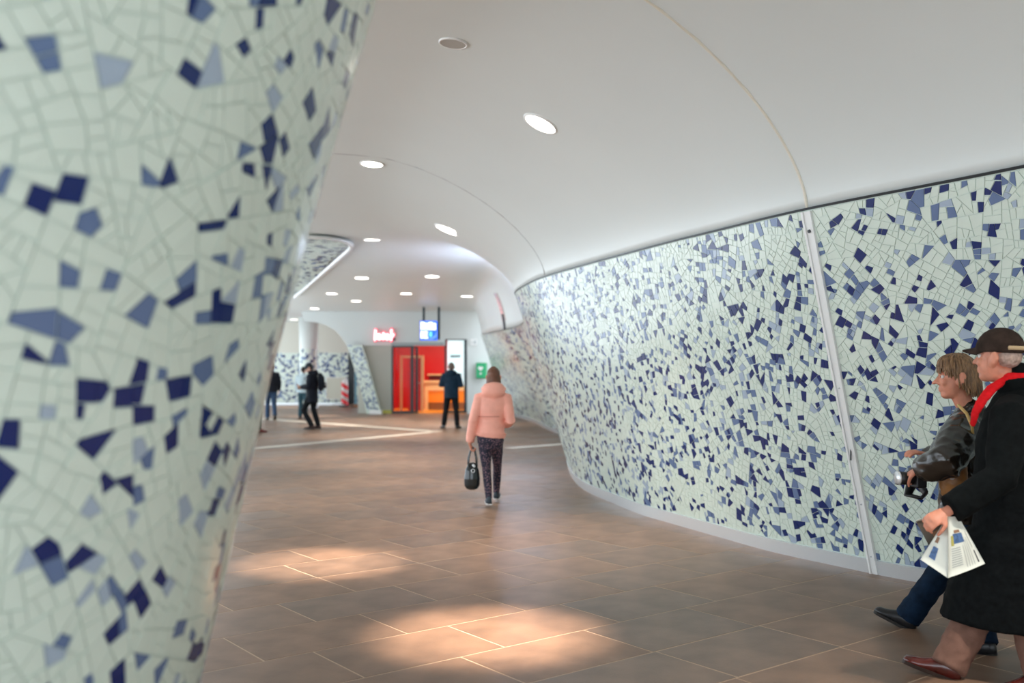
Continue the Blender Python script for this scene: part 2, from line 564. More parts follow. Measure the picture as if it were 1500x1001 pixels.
# flat continuation over the shop and the hall behind it
last = (nU - 1) * k
ext_rows = [cv[last + j] for j in range(k)]
b0 = len(cv)
for yy in (33.0, 36.0, 40.0, 46.0):
    for j in range(k):
        x = ext_rows[j].x
        cv.append(Vector((x, yy, max(hgt(x, yy), 0))))
base_idx = [last + j for j in range(k)]
for r in range(4):
    cur = [b0 + r * k + j for j in range(k)]
    cf += [(base_idx[j], cur[j], cur[j + 1], base_idx[j + 1]) for j in range(k - 1)]
    base_idx = cur
ceiling = meshobj('ceiling', cv, cf, M_SHELL, smooth=True)
tag(ceiling, 'smooth white shell ceiling curving down to the mosaic wall', 'ceiling', kind='structure')
sol = ceiling.modifiers.new('thickness', 'SOLIDIFY'); sol.thickness = 0.12; sol.offset = 1.0
bvh = BVHTree.FromPolygons([tuple(v) for v in cv], cf)
def on_ceiling(px, py):
    d = Vector(((px - 750) / F, 1.0, (HY - py) / F))
    hit = bvh.ray_cast(Vector((0, 0, CH)), d.normalized())
    return hit[0], hit[1]
# seams of the shell
def seam(i, w, m):
    pts = []
    for s in np.concatenate([np.linspace(0.0, 0.5, 18), np.linspace(0.55, 9, 50)]):
        pts.append(shell_pt(i, float(s)))
    bm = bmesh.new()
    tube_bm(bm, pts, [w] * len(pts), 6)
    bmobj('seam_strip', bm, m, ceiling, True)
seam(IDX_STRIP, 0.013, mat('seam_cream', (0.78, 0.74, 0.62), 0.4))
seam(IDX_STRIP + int(5.6 * NS), 0.007, mat('seam_grey', (0.52, 0.53, 0.52), 0.5))

# ------------------------------------------------------------------ leaning tiled column on the left
CX, CY = -1.917, 2.832
def crad(z):
    return float(np.interp(z, [0, 0.65, 1.65, 2.2, 2.8], [0.85, 0.975, 1.20, 1.345, 1.515]))
def col_pt(u, v, off=0.0):
    a = u / 1.2
    r = crad(v) + off
    return Vector((CX + math.cos(a) * r, CY + math.sin(a) * r, v - 0.25 * off))
wall_l = empty('wall_left', (0, 0, 0), 0, 'out of focus mosaic column flaring upward in the left foreground', 'wall', kind='structure')
nA = 96
zs_ = [0, 0.3, 0.65, 1.0, 1.35, 1.65, 1.95, 2.2, 2.5, 2.8, 2.95, 3.15, 3.4, 3.7, 4.0, 4.22, 4.3]
def crad2(z):
    return crad(z) if z <= 2.8 else 1.515 + 0.28 * (z - 2.8) + 1.1 * ((z - 2.8) / 1.5) ** 3.2
P = []
for z in zs_:
    for a in range(nA):
        t = 2 * math.pi * a / nA
        r = crad2(z)
        P.append(Vector((CX + math.cos(t) * r, CY + math.sin(t) * r, z)))
fs = [(i * nA + j, i * nA + (j + 1) % nA, (i + 1) * nA + (j + 1) % nA, (i + 1) * nA + j) for i in range(9) for j in range(nA)]
meshobj('grout_bed', P[:10 * nA], fs, M_GROUT, wall_l, smooth=True)
fs = [(i * nA + j, i * nA + (j + 1) % nA, (i + 1) * nA + (j + 1) % nA, (i + 1) * nA + j) for i in range(len(zs_) - 10) for j in range(nA)]
meshobj('flared_head', P[9 * nA:], fs, M_SHELL, wall_l, smooth=True)
rngc = random.Random(5)
polys = mosaic(-math.pi * 1.2, math.pi * 1.2, 0.13, 2.79, 0.34, 0.0018, 0.0062, rngc)
lay_tiles(wall_l, polys, col_pt, rngc, pick=300, gap=0.0018, wts=(0.81, 0.08, 0.06, 0.05), clus=0.08)
bm = bmesh.new()
ringp = []
for z, o in ((0.0, 0.0), (0.0, 0.02), (0.125, 0.015), (0.125, 0.0)):
    ringp.append([bm.verts.new((CX + math.cos(2 * math.pi * a / nA) * (crad(z) + o), CY + math.sin(2 * math.pi * a / nA) * (crad(z) + o), z)) for a in range(nA)])
for r0, r1 in zip(ringp, ringp[1:]):
    for a in range(nA):
        bm.faces.new((r0[a], r0[(a + 1) % nA], r1[(a + 1) % nA], r1[a]))
bmobj('plinth', bm, M_STEEL, wall_l, True)

# ------------------------------------------------------------------ tiled soffit hanging under the ceiling on the left
can = empty('ceiling_canopy', (0, 0, 0), 0, 'pointed mosaic clad soffit with a white rim under the far left ceiling', 'canopy', kind='structure')
outline = [on_ceiling(*q)[0] for q in ((405, 343), (440, 341), (478, 343.5), (500, 347), (511, 351), (515, 355), (513, 359), (506, 366), (488, 382), (470, 398), (450, 416), (432, 432))]
outline = [q for q in outline if q is not None]
outline += [Vector((outline[-1].x - 2.2, outline[-1].y, 0)), Vector((outline[0].x - 3.0, outline[0].y, 0))]
n = len(outline)
def can_pt(u, v, off=0.0): return Vector((u, v, hgt(u, v) - 0.07 - off))
ou = [(p.x, p.y) for p in outline]
if area(ou) < 0: ou.reverse()
tube('white_rim', [can_pt(p.x, p.y, -0.01) for p in outline[:-2]], [0.03, 0.03, 0.03, 0.035, 0.04, 0.05] + [0.055] * (n - 8), M_WHITEMETAL, can, seg=8)
rngk = random.Random(9)
polys = []
for p in mosaic(min(q[0] for q in ou), max(q[0] for q in ou), min(q[1] for q in ou), max(q[1] for q in ou), 0.9, 0.012, 0.045, rngk):
    for a in range(len(ou)):
        if len(p) < 3: break
        e = (ou[(a + 1) % len(ou)][0] - ou[a][0], ou[(a + 1) % len(ou)][1] - ou[a][1])
        p = clip(p, ou[a], (e[1], -e[0]))
    if len(p) >= 3 and abs(area(p)) > 0.004: polys.append(p)
vs, fs = [], []
for p in polys:
    fs.append(tuple(range(len(vs), len(vs) + len(p))))
    vs += [can_pt(x, y) for x, y in p]
bed = meshobj('grout_bed', vs, fs, M_GROUT, can)
lay_tiles(can, polys, can_pt, rngk, pick=300, gap=0.006, wts=(0.68, 0.26, 0.05, 0.01), clus=0.1)

# ------------------------------------------------------------------ shop front
YS = 33.8
def SX(px, y=YS): return (px - 750) / F * y
def SZ(py, y=YS): return CH + (HY - py) / F * y
M_FASCIA = mat('fascia_grey', (0.60, 0.64, 0.62), 0.5, noise_amt=0.02, noise_scale=1)
M_PANEL = mat('warm_panel', (0.46, 0.46, 0.40), 0.5, noise_amt=0.03, noise_scale=1)
M_RED = mat('shop_red', (0.55, 0.006, 0.012), 0.35)
M_ORANGE = mat('shop_orange', (0.90, 0.30, 0.01), 0.35)
M_CREAM = mat('cream_laminate', (0.80, 0.62, 0.36), 0.4)
M_GLASS = mat('clear_glass', (0.9, 0.96, 0.95), 0.02, trans=1.0)
MATS['clear_glass'].node_tree.nodes['Principled BSDF'].inputs['IOR'].default_value = 1.12
def extrude_y(name, pts, y0, y1, m, parent):
    n = len(pts)
    vs = [(x, y0, z) for x, z in pts] + [(x, y1, z) for x, z in pts]
    return meshobj(name, vs, [tuple(range(n)), tuple(range(2 * n - 1, n - 1, -1))] + [(i, n + i, n + (i + 1) % n, (i + 1) % n) for i in range(n)], m, parent)
shop = empty('wall_shopfront', (0, 0, 0), 0, 'pale shopfront wall at the far end of the passage', 'wall', kind='structure')
DT = SZ(506)
TOPZ = 3.6
arch = [(SX(440), TOPZ), (SX(445), SZ(471)), (SX(462), SZ(472)), (SX(478), SZ(477)), (SX(490), SZ(484)), (SX(499), SZ(493)), (SX(505), SZ(502)), (SX(508), SZ(507))]
extrude_y('fascia', arch + [(SX(528), SZ(507)), (SX(574), DT), (SX(652), DT), (SX(652), SZ(497)), (SX(684), SZ(497)), (SX(684), 0), (SX(765), 0), (SX(765), TOPZ)], YS, YS + 0.3, M_FASCIA, shop)
extrude_y('side_panel', [(SX(524), 0), (SX(574), 0), (SX(574), DT), (SX(524), DT)], YS + 0.06, YS + 0.26, M_PANEL, shop)
box('panel_skirting', (SX(556), YS - 0.02, 0.0), (SX(574), YS + 0.06, 0.12), mat('yellow_skirting', (0.55, 0.52, 0.10), 0.4), shop)
# leaning tiled leg
A0, A1, B0, B1 = SX(508, YS - 0.3), SX(530, YS - 0.3), SX(537, YS - 0.3), SX(558, YS - 0.3)
LZ = SZ(506, YS - 0.3)
def leg_pt(u, v, off=0.0):
    k = v / LZ
    x0 = B0 + (A0 - B0) * k ** 1.15; x1 = B1 + (A1 - B1) * k
    return Vector((x0 + (x1 - x0) * u, YS - 0.3 - off, v))
leg = empty('leaning_pier', (0, 0, 0), 0, 'leaning mosaic pier at the left end of the shopfront', 'pier', kind='structure')
P = []
vv = np.linspace(0, LZ, 9)
for v in vv:
    a, b = leg_pt(0, v), leg_pt(1, v)
    P += [a, b, b + Vector((0, 0.5, 0)), a + Vector((0, 0.5, 0))]
meshobj('pier_core', P, [(i * 4 + j, i * 4 + (j + 1) % 4, i * 4 + 4 + (j + 1) % 4, i * 4 + 4 + j) for i in range(8) for j in range(4)], M_GROUT, leg)
rngl = random.Random(2)
polys = [[(x / 0.5, y) for x, y in p] for p in mosaic(0, 0.5, 0.15, LZ, 0.2, 0.0025, 0.007, rngl)]
lay_tiles(leg, polys, leg_pt, rngl, pick=0, wts=(0.62, 0.08, 0.16, 0.14))
box('plinth', (B0 + 0.1, YS - 0.34, 0), (B1 + 0.02, YS + 0.1, 0.13), M_WHITEMETAL, leg)

# entrance: sliding leaves, opening, window
d1 = empty('door_1', (0, 0, 0), 0, 'dark framed glass sliding door pushed aside at the shop entrance', 'door', kind='structure')
def frame_pane(owner, x0, x1, z0, z1, y, w, m, pane=True, dep=0.06):
    box('frame_post', (x0, y, z0), (x0 + w, y + dep, z1), m, owner)
    box('frame_post', (x1 - w * 1.6, y, z0), (x1, y + dep, z1), m, owner)
    box('frame_rail', (x0 + w, y, z1 - w), (x1 - w * 1.6, y + dep, z1), m, owner)
    box('frame_rail', (x0 + w, y, z0), (x1 - w * 1.6, y + dep, z0 + w * 1.3), m, owner)
    if pane:
        box('glass_pane', (x0 + w, y + 0.02, z0 + w * 1.3), (x1 - w * 1.6, y + 0.035, z1 - w), M_GLASS, owner)
M_TEAL = mat('dark_teal_frame', (0.008, 0.028, 0.034), 0.4)
frame_pane(d1, SX(574), SX(606), 0.01, DT - 0.02, YS - 0.08, 0.06, M_TEAL)
d2 = empty('door_2', (0, 0, 0), 0, 'narrow dark glass leaf folded behind the sliding shop door', 'door', kind='structure')
frame_pane(d2, SX(603), SX(612), 0.01, DT - 0.05, YS + 0.05, 0.05, M_DARK)
box('track_rail', (SX(574), YS - 0.1, DT - 0.02), (SX(650), YS + 0.0, DT + 0.09), mat('rail_grey', (0.32, 0.36, 0.36), 0.4), d1)
w1 = empty('window_1', (0, 0, 0), 0, 'teal framed shop window right of the entrance with an added white reflection panel behind', 'window', kind='structure')
frame_pane(w1, SX(651), SX(684), 0.02, SZ(496), YS + 0.02, 0.06, M_TEAL)
pos = tag(box('window_reflection_panel', (SX(655), YS + 0.12, SZ(566)), (SX(681.5), YS + 0.14, SZ(498)), mat('reflection_white', (0.8, 0.86, 0.87), 0.4, noise_amt=0.12, noise_scale=2.2, emit=(0.9, 0.97, 1), emit_s=0.6)),  # glowing panel added to stand for the white reflection in the glass
          'glowing white panel added for the reflection in the shop window', 'panel')
for z0, z1, x0, x1 in ((1.9, 2.0, 0.1, 0.45), (1.3, 1.36, 0.1, 0.5)):
    box('printed_block', (SX(655) + x0, YS + 0.116, z0), (SX(655) + x1, YS + 0.121, z1), mat('reflection_grey', (0.5, 0.6, 0.62), 0.5), pos)  # grey marks on the added reflection panel
# inside the shop
YB = 38.0
xl, xr = SX(560, YS), SX(700, YS)
tag(box('wall_shop_back', (xl, YB, 0), (xr, YB + 0.1, 3.0), M_RED), 'red back wall inside the shop', 'wall', kind='structure')
tag(box('wall_shop_left', (xl - 0.1, YS + 0.35, 0), (xl, YB, 3.0), M_RED), 'red side wall inside the shop behind the sliding door', 'wall', kind='structure')
tag(box('wall_shop_right', (xr, YS + 0.35, 0), (xr + 0.1, YB, 3.0), mat('shop_pale', (0.7, 0.72, 0.68), 0.5)), 'pale side wall inside the shop behind the window', 'wall', kind='structure')
tag(box('ceiling_shop', (xl - 0.1, YS + 0.35, 2.75), (xr + 0.1, YB + 0.1, 2.85), mat('shop_ceiling', (0.75, 0.72, 0.66), 0.5)), 'low pale ceiling inside the shop', 'ceiling', kind='structure')
tag(box('floor_shop', (xl, YS + 0.02, 0.0), (xr, YB, 0.012), mat('orange_floor', (0.85, 0.34, 0.05), 0.25)), 'glossy orange floor inside the shop', 'floor', kind='structure')
fr = empty('door_3', (0, 0, 0), 0, 'cream framed red inner door standing inside the shop', 'door', kind='structure')
YF = 35.6
box('door_leaf', (SX(598, YF), YF + 0.03, 0.02), (SX(617, YF), YF + 0.07, SZ(524, YF)), M_RED, fr)
box('frame_post', (SX(616.5, YF), YF, 0.012), (SX(620.5, YF), YF + 0.1, SZ(521, YF)), M_CREAM, fr)
box('frame_post', (SX(586, YF), YF, 0.012), (SX(589, YF), YF + 0.1, SZ(521, YF)), M_CREAM, fr)
box('frame_rail', (SX(589, YF), YF, SZ(524.5, YF)), (SX(616.5, YF), YF + 0.1, SZ(521, YF)), M_CREAM, fr)
tube('door_handle', [(SX(615, YF), YF - 0.01, 1.02), (SX(615, YF), YF - 0.06, 1.02), (SX(612.5, YF), YF - 0.06, 1.02)], [0.012] * 3, M_STEEL, fr, seg=8)
ct = empty('shop_counter', ((SX(622, 36.4)), 36.4, 0), 0, 'orange fronted shop counter with a cream top', 'counter')
cw = SX(690, 36.4) - SX(622, 36.4) - 0.25
box('front_panel', (0.12, 0.0, 0.28), (cw, 0.6, 0.72), M_ORANGE, ct)
box('upper_panel', (0.0, -0.03, 0.72), (cw, 0.62, 1.02), M_CREAM, ct)
box('end_panel', (0.0, -0.03, 0.012), (0.13, 0.62, 0.72), M_CREAM, ct)
box('counter_top', (-0.03, -0.08, 1.02), (cw, 0.66, 1.07), M_CREAM, ct)
box('kick_board', (0.13, 0.08, 0.012), (cw, 0.55, 0.28), mat('kick_brown', (0.30, 0.17, 0.08), 0.5), ct)
sh = tag(box('wall_shelf', (SX(627, YB), YB - 0.25, 1.26), (SX(668, YB), YB, 1.31), M_CREAM), 'narrow cream shelf on the red wall above the counter', 'shelf')
box('shelf_back', (SX(629, YB), YB - 0.06, 1.07), (SX(666, YB), YB, 1.26), mat('maroon', (0.16, 0.01, 0.02), 0.4), sh)
for x in (590, 640, 680):
    ld = bpy.data.lights.new('shop_lamp_light', 'AREA'); ld.energy = 20; ld.size = 0.5; ld.color = (1, 0.82, 0.58)
    lamp = empty('shop_ceiling_lamp', (SX(x, 35.8), 35.8, 2.74), 0, {590: 'small warm lamp panel in the shop ceiling behind the sliding door', 640: 'small warm lamp panel in the shop ceiling over the entrance', 680: 'small warm lamp panel in the shop ceiling behind the window'}[x], 'lamp', 'shop ceiling lamps')
    box('lamp_panel', (-0.25, -0.25, -0.02), (0.25, 0.25, 0.01), mat('warm_lamp', (1, 0.9, 0.75), 0.5, emit=(1, 0.82, 0.58), emit_s=4), lamp)
    lo = bpy.data.objects.new('lamp_light', ld); lo.location = (0, 0, -0.03); link(lo, lamp)

# signs
ys = 31.6
sg = empty('hanging_sign', (SX(628, ys), ys, SZ(484.5, ys)), math.radians(9), 'blue and white backlit box sign hanging from the ceiling', 'sign')
M_SB = mat('sign_blue', (0.02, 0.12, 0.75), 0.3, emit=(0.02, 0.14, 0.9), emit_s=0.75)
M_SW = mat('sign_white', (0.9, 0.92, 1), 0.3, emit=(0.9, 0.95, 1), emit_s=1.15)
hw, hh = 0.275, 0.31
box('sign_box', (-hw, 0, -hh), (hw, 0.24, hh), mat('sign_case', (0.004, 0.02, 0.10), 0.4), sg)
box('lit_face', (-hw, -0.02, -hh), (hw, 0.0, hh), M_SB, sg)
for i, (a, b, h) in enumerate(((-0.26, -0.135, 0.0), (-0.12, 0.0, -0.02), (0.01, 0.12, 0.0), (0.13, 0.225, -0.03))):
    bm = bmesh.new()
    box_bm(bm, (a, -0.03, 0.02), (a + 0.045, -0.02, 0.27 + h)); box_bm(bm, (b - 0.045, -0.03, 0.02), (b, -0.02, 0.27 + h))
    box_bm(bm, (a + 0.045, -0.03, 0.05 + 0.06 * (i % 2)), (b - 0.045, -0.02, 0.15 + 0.06 * (i % 2)))
    if i % 2 == 0: box_bm(bm, (a + 0.045, -0.03, 0.2), (b - 0.045, -0.02, 0.27 + h))
    bmobj('letter', bm, M_SW, sg)
for i, (a, b, z0, z1) in enumerate(((-0.26, -0.17, -0.25, -0.02), (-0.155, -0.03, -0.25, -0.19), (-0.155, -0.03, -0.15, -0.11), (-0.155, -0.03, -0.07, -0.02), (0.02, 0.10, -0.2, -0.04))):
    box('letter', (a, -0.03, z0), (b, -0.02, z1), M_SW if i < 4 else mat('sign_green', (0.2, 0.8, 0.55), 0.3, emit=(0.2, 0.9, 0.6), emit_s=0.6), sg)
extrude_y('swoosh', [(-0.2, -0.27), (0.1, -0.285), (0.24, -0.2), (0.26, 0.0), (0.2, -0.15), (0.08, -0.24)], -0.026, -0.02, mat('sign_sky', (0.15, 0.3, 0.95), 0.3, emit=(0.15, 0.3, 1), emit_s=0.8), sg)
for x in (-0.15, 0.33):
    box('hanger_post', (x - 0.035, 0.06, -0.28 if x > 0 else hh), (x + 0.035, 0.16, 3.56 - SZ(484.5, ys)), M_TEAL, sg)
M_RS = mat('sign_red', (0.85, 0.03, 0.08), 0.3, emit=(1, 0.03, 0.10), emit_s=0.7)
M_RW = mat('sign_pinkwhite', (1, 0.85, 0.85), 0.3, emit=(1, 0.9, 0.9), emit_s=1.1)
rs = empty('neon_sign', (SX(562), YS - 0.16, SZ(493)), 0, 'red outlined white neon lettering on the fascia left of the entrance', 'sign')
rr = random.Random(4)
for i in range(5):
    x = -0.27 + i * 0.135
    h = (0.2, 0.11, 0.13, 0.11, 0.21)[i]
    zc = (0.02, -0.02, -0.01, -0.02, 0.02)[i]
    lt = None
    bm = bmesh.new()
    if i % 2 == 0:
        tube_bm(bm, [(x, 0.05, zc - h * 0.8), (x + 0.015, 0.05, zc + h)], [0.055, 0.055], 8)
        tube_bm(bm, [(x, 0.05, zc - 0.08), (x + 0.09, 0.05, zc + 0.04)], [0.055, 0.055], 8)
    else:
        tube_bm(bm, [(x + 0.06 * math.cos(a), 0.05, zc + h * 0.8 * math.sin(a)) for a in np.linspace(0.4, 6.0, 12)], [0.05] * 12, 8)
    lt = bmobj('letter_outline', bm, M_RS, rs, True)
    bm = bmesh.new()
    if i % 2 == 0:
        tube_bm(bm, [(x, 0.0, zc - h * 0.7), (x + 0.015, 0.0, zc + h * 0.9)], [0.036, 0.036], 8)
        tube_bm(bm, [(x, 0.0, zc - 0.08), (x + 0.09, 0.0, zc + 0.04)], [0.034, 0.034], 8)
    else:
        tube_bm(bm, [(x + 0.06 * math.cos(a), 0.0, zc + h * 0.8 * math.sin(a)) for a in np.linspace(0.4, 6.0, 12)], [0.032] * 12, 8)
    bmobj('letter_face', bm, M_RW, lt, True)
tube('sign_bracket', [(-0.3, 0.12, -0.1), (0.38, 0.12, -0.1)], [0.03, 0.03], M_DARK, rs, seg=6)

# defibrillator box and small notice on the pale wall
ae = empty('defibrillator_box', (SX(704.5), YS - 0.26, SZ(543)), math.radians(-14), 'green defibrillator box with white heart symbol on the pale wall', 'box')
M_GREEN = mat('aed_green', (0.0, 0.30, 0.10), 0.35)
box('case', (-0.17, 0.0, -0.27), (0.17, 0.2, 0.26), M_GREEN, ae, bevel=0.02)
box('door_panel', (-0.145, -0.012, -0.24), (0.145, 0.0, 0.23), mat('aed_green_door', (0.0, 0.36, 0.13), 0.3), ae)
bm = bmesh.new()
hp = []
for t in np.linspace(0, 2 * math.pi, 24, endpoint=False):
    hp.append((0.0055 * 16 * math.sin(t) ** 3, 0.0055 * (13 * math.cos(t) - 5 * math.cos(2 * t) - 2 * math.cos(3 * t) - math.cos(4 * t)) + 0.07))
extrude_y('heart_symbol', hp, -0.018, -0.012, M_WHITEMETAL, ae)
tube('round_symbol', [(0.0, -0.018, -0.1), (0.0, -0.012, -0.1)], [0.035, 0.035], M_WHITEMETAL, ae, flat=True, smooth=False)
ns = tag(box('wall_notice', (SX(689), YS - 0.03, SZ(506)), (SX(698.5), YS - 0.0, SZ(497)), M_WHITEMETAL), 'small white square notice high on the wall above the green box', 'notice')
extrude_y('printed_arrow', [(SX(691), SZ(503)), (SX(693), SZ(501.5)), (SX(691), SZ(500))], YS - 0.034, YS - 0.03, mat('notice_grey', (0.35, 0.4, 0.4), 0.5), ns)
box('printed_mark', (SX(694.3), YS - 0.034, SZ(504)), (SX(697), YS - 0.03, SZ(499)), MATS['notice_grey'], ns)

# ------------------------------------------------------------------ hall behind, on the far left
YH = 41.0
wb = empty('wall_back', (0, 0, 0), 0, 'pale back wall with mosaic lower half at the far left', 'wall', kind='structure')
xa, xb = SX(345, YH), SX(530, YH)
box('wall_panel', (xa, YH, 0), (xb, YH + 0.2, 3.5), mat('cream_wall', (0.62, 0.62, 0.54), 0.55), wb)
rngb = random.Random(8)
polys = mosaic(xa, xb, 0.12, SZ(517, YH), 0.5, 0.006, 0.018, rngb)
meshobj('grout_bed', [(xa, YH - 0.01, 0.05), (xb, YH - 0.01, 0.05), (xb, YH - 0.01, SZ(517, YH)), (xa, YH - 0.01, SZ(517, YH))], [(0, 1, 2, 3)], M_GROUT, wb)
lay_tiles(wb, polys, lambda u, v, off: Vector((u, YH - 0.01 - off, v)), rngb, pick=0, gap=0.004, wts=(0.60, 0.20, 0.14, 0.06))
box('skirting', (xa, YH - 0.03, 0), (xb, YH, 0.1), M_STEEL, wb)
nb = tag(box('notice_board', (SX(479, YH), YH - 0.08, SZ(585, YH)), (SX(507, YH), YH - 0.02, SZ(553, YH)), mat('board_beige', (0.60, 0.60, 0.50), 0.5)), 'plain beige notice board mounted on the mosaic back wall', 'board')
for a in ((478.3, 585.5, 479.3, 552.5), (506.7, 585.5, 507.7, 552.5)):
    box('board_frame', (SX(a[0], YH), YH - 0.1, SZ(a[1], YH)), (SX(a[2], YH), YH - 0.02, SZ(a[3], YH)), M_WHITEMETAL, nb)
for a in ((585.6, 584.6), (553.4, 552.4)):
    box('board_frame', (SX(479.3, YH), YH - 0.1, SZ(a[0], YH)), (SX(506.7, YH), YH - 0.02, SZ(a[1], YH)), M_WHITEMETAL, nb)
YP = 37.5
pil = empty('round_pillar', (SX(452, YP), YP, 0), 0, 'round white pillar in front of the far mosaic wall', 'pillar', kind='structure')
tube('shaft', [(0, 0, 0), (0, 0, 2.0), (0, 0, 3.44)], [0.33, 0.33, 0.36], M_SHELL, pil, seg=28, flat=True)
polys = mosaic(-1.05, 1.05, 0.1, 2.25, 0.4, 0.008, 0.03, random.Random(1))
polys = [p for p in polys if sum(q[1] for q in p) / len(p) < 2.25]
lay_tiles(pil, polys, lambda u, v, off: Vector((math.cos(u / 0.333) * (0.335 + off), math.sin(u / 0.333) * (0.335 + off), v)), random.Random(6), pick=0, gap=0.003, wts=(0.80, 0.05, 0.08, 0.07))
tube('pillar_foot', [(0, 0, 0), (0, 0, 0.1)], [0.36, 0.36], M_STEEL, pil, seg=28, flat=True)
# dark glazed door at the edge of the hall
d4 = empty('door_4', (0, 0, 0), 0, 'dark narrow glazed door beside the striped barrier post', 'door', kind='structure')
y4 = 39.8
frame_pane(d4, SX(510, y4), SX(519, y4), 0.0, SZ(517, y4), y4, 0.09, M_DARK, pane=False)
box('door_panel', (SX(512, y4), y4 + 0.02, 0.1), (SX(517, y4), y4 + 0.05, SZ(520, y4)), M_TEAL, d4)
frame_pane(d4, SX(519.5, y4), SX(536, y4), 0.0, SZ(545, y4), y4, 0.07, mat('blue_frame', (0.03, 0.22, 0.30), 0.4))
# striped barrier post
bpst = empty('barrier_post', (SX(505, 39.2), 39.2, 0), 0, 'red and white striped barrier post by the dark door', 'post')
rad = 0.13
hgt_p = SZ(560, 39.2)
bm = bmesh.new(); tube_bm(bm, [(0, 0, 0.05), (0, 0, hgt_p)], [rad, rad * 0.9], 20, flat0=True); bmobj('post_body', bm, mat('post_white', (0.82, 0.82, 0.8), 0.4), bpst, True)
for z0 in (0.12, 0.42, 0.74):
    P = []
    na = 14
    for a in range(na + 1):
        t = math.pi * (1.0 + a / na)
        for dz in (0.0, 0.17):
            P.append((math.cos(t) * (rad + 0.004), math.sin(t) * (rad + 0.004), z0 - 0.22 * a / na + 0.11 + dz))
    meshobj('red_stripe', P, [(2 * a, 2 * a + 2, 2 * a + 3, 2 * a + 1) for a in range(na)], mat('stripe_red', (0.75, 0.02, 0.03), 0.4), bpst)
bm = bmesh.new(); tube_bm(bm, [(0, 0, 0.0), (0, 0, 0.06)], [0.26, 0.2], 16, flat=True); bmobj('rubber_base', bm, M_DARK, bpst)
wbk = tag(box('wooden_block', (-0.3, -0.1, 0), (0.3, 0.1, 0.11), mat('block_wood', (0.28, 0.14, 0.07), 0.6, noise_amt=0.2), bevel=0.015), 'low brown wooden block on the floor beside the striped post', 'block')
wbk.location = (SX(524, 39.0), 38.9, 0)
for x in (-0.2, 0.2):
    box('block_cleat', (x - 0.04, -0.12, 0.02), (x + 0.04, -0.1, 0.09), M_DARK, wbk)

# narrow dark reflective panel set into the shell where it ends above the far mosaic
sp = empty('trim_1', (0, 0, 0), 0, 'narrow dark reflective panel where the white shell ends above the far mosaic', 'trim', kind='structure')
def shell_ribbon(name, i0, i1, s0, s1, off, m):
    vs = []
    sv = np.linspace(s0, s1, 9)
    for i in (i0, i1):
        vs += [shell_pt(i, float(q)) + Vector((-off, -off * 0.3, -off * 0.2)) for q in sv]
    for i in (i0, i1):
        vs += [shell_pt(i, float(q)) + Vector((0.02, 0.0, 0.01)) for q in sv]
    fs = [(j, 9 + j, 10 + j, j + 1) for j in range(8)] + [(18 + j, j, j + 1, 19 + j) for j in range(8)] + [(9 + j, 27 + j, 28 + j, 10 + j) for j in range(8)]
    return meshobj(name, vs, fs, m, sp)
iy = int(np.argmin(abs(CT[:, 1] - 23.6)))
shell_ribbon('mirror_panel', iy, iy + 3, 0.02, 0.22, 0.02, mat('mirror_steel', (0.55, 0.47, 0.42), 0.15, 1.0))
shell_ribbon('dark_insert', iy + 1, iy + 2, 0.0, 0.05, 0.035, M_DARK)

# unseen fill strip added behind the bulge of the wall to brighten the far vault
M_FILL = mat('fill_strip_glow', (1, 1, 1), 0.5, emit=(0.62, 0.72, 1.0), emit_s=FILL)
fill_strip = empty('added_fill_strip', (0, 0, 0), 0, 'unseen fill strip added in the recess behind the mosaic bulge to brighten the vault', 'lamp')
ic = [i for i in range(nU) if 19.2 < CT[i, 1] < 20.8]
for nm, o_, r_, m_ in (('housing', 0.03, 0.045, M_WHITEMETAL), ('light_line', 0.055, 0.04, M_FILL)):
    pts = [shell_pt(i, 0.02) + Vector((-o_, 0, 0.03)) for i in ic]
    tube(nm, pts, [r_] * len(pts), m_, fill_strip, seg=8)

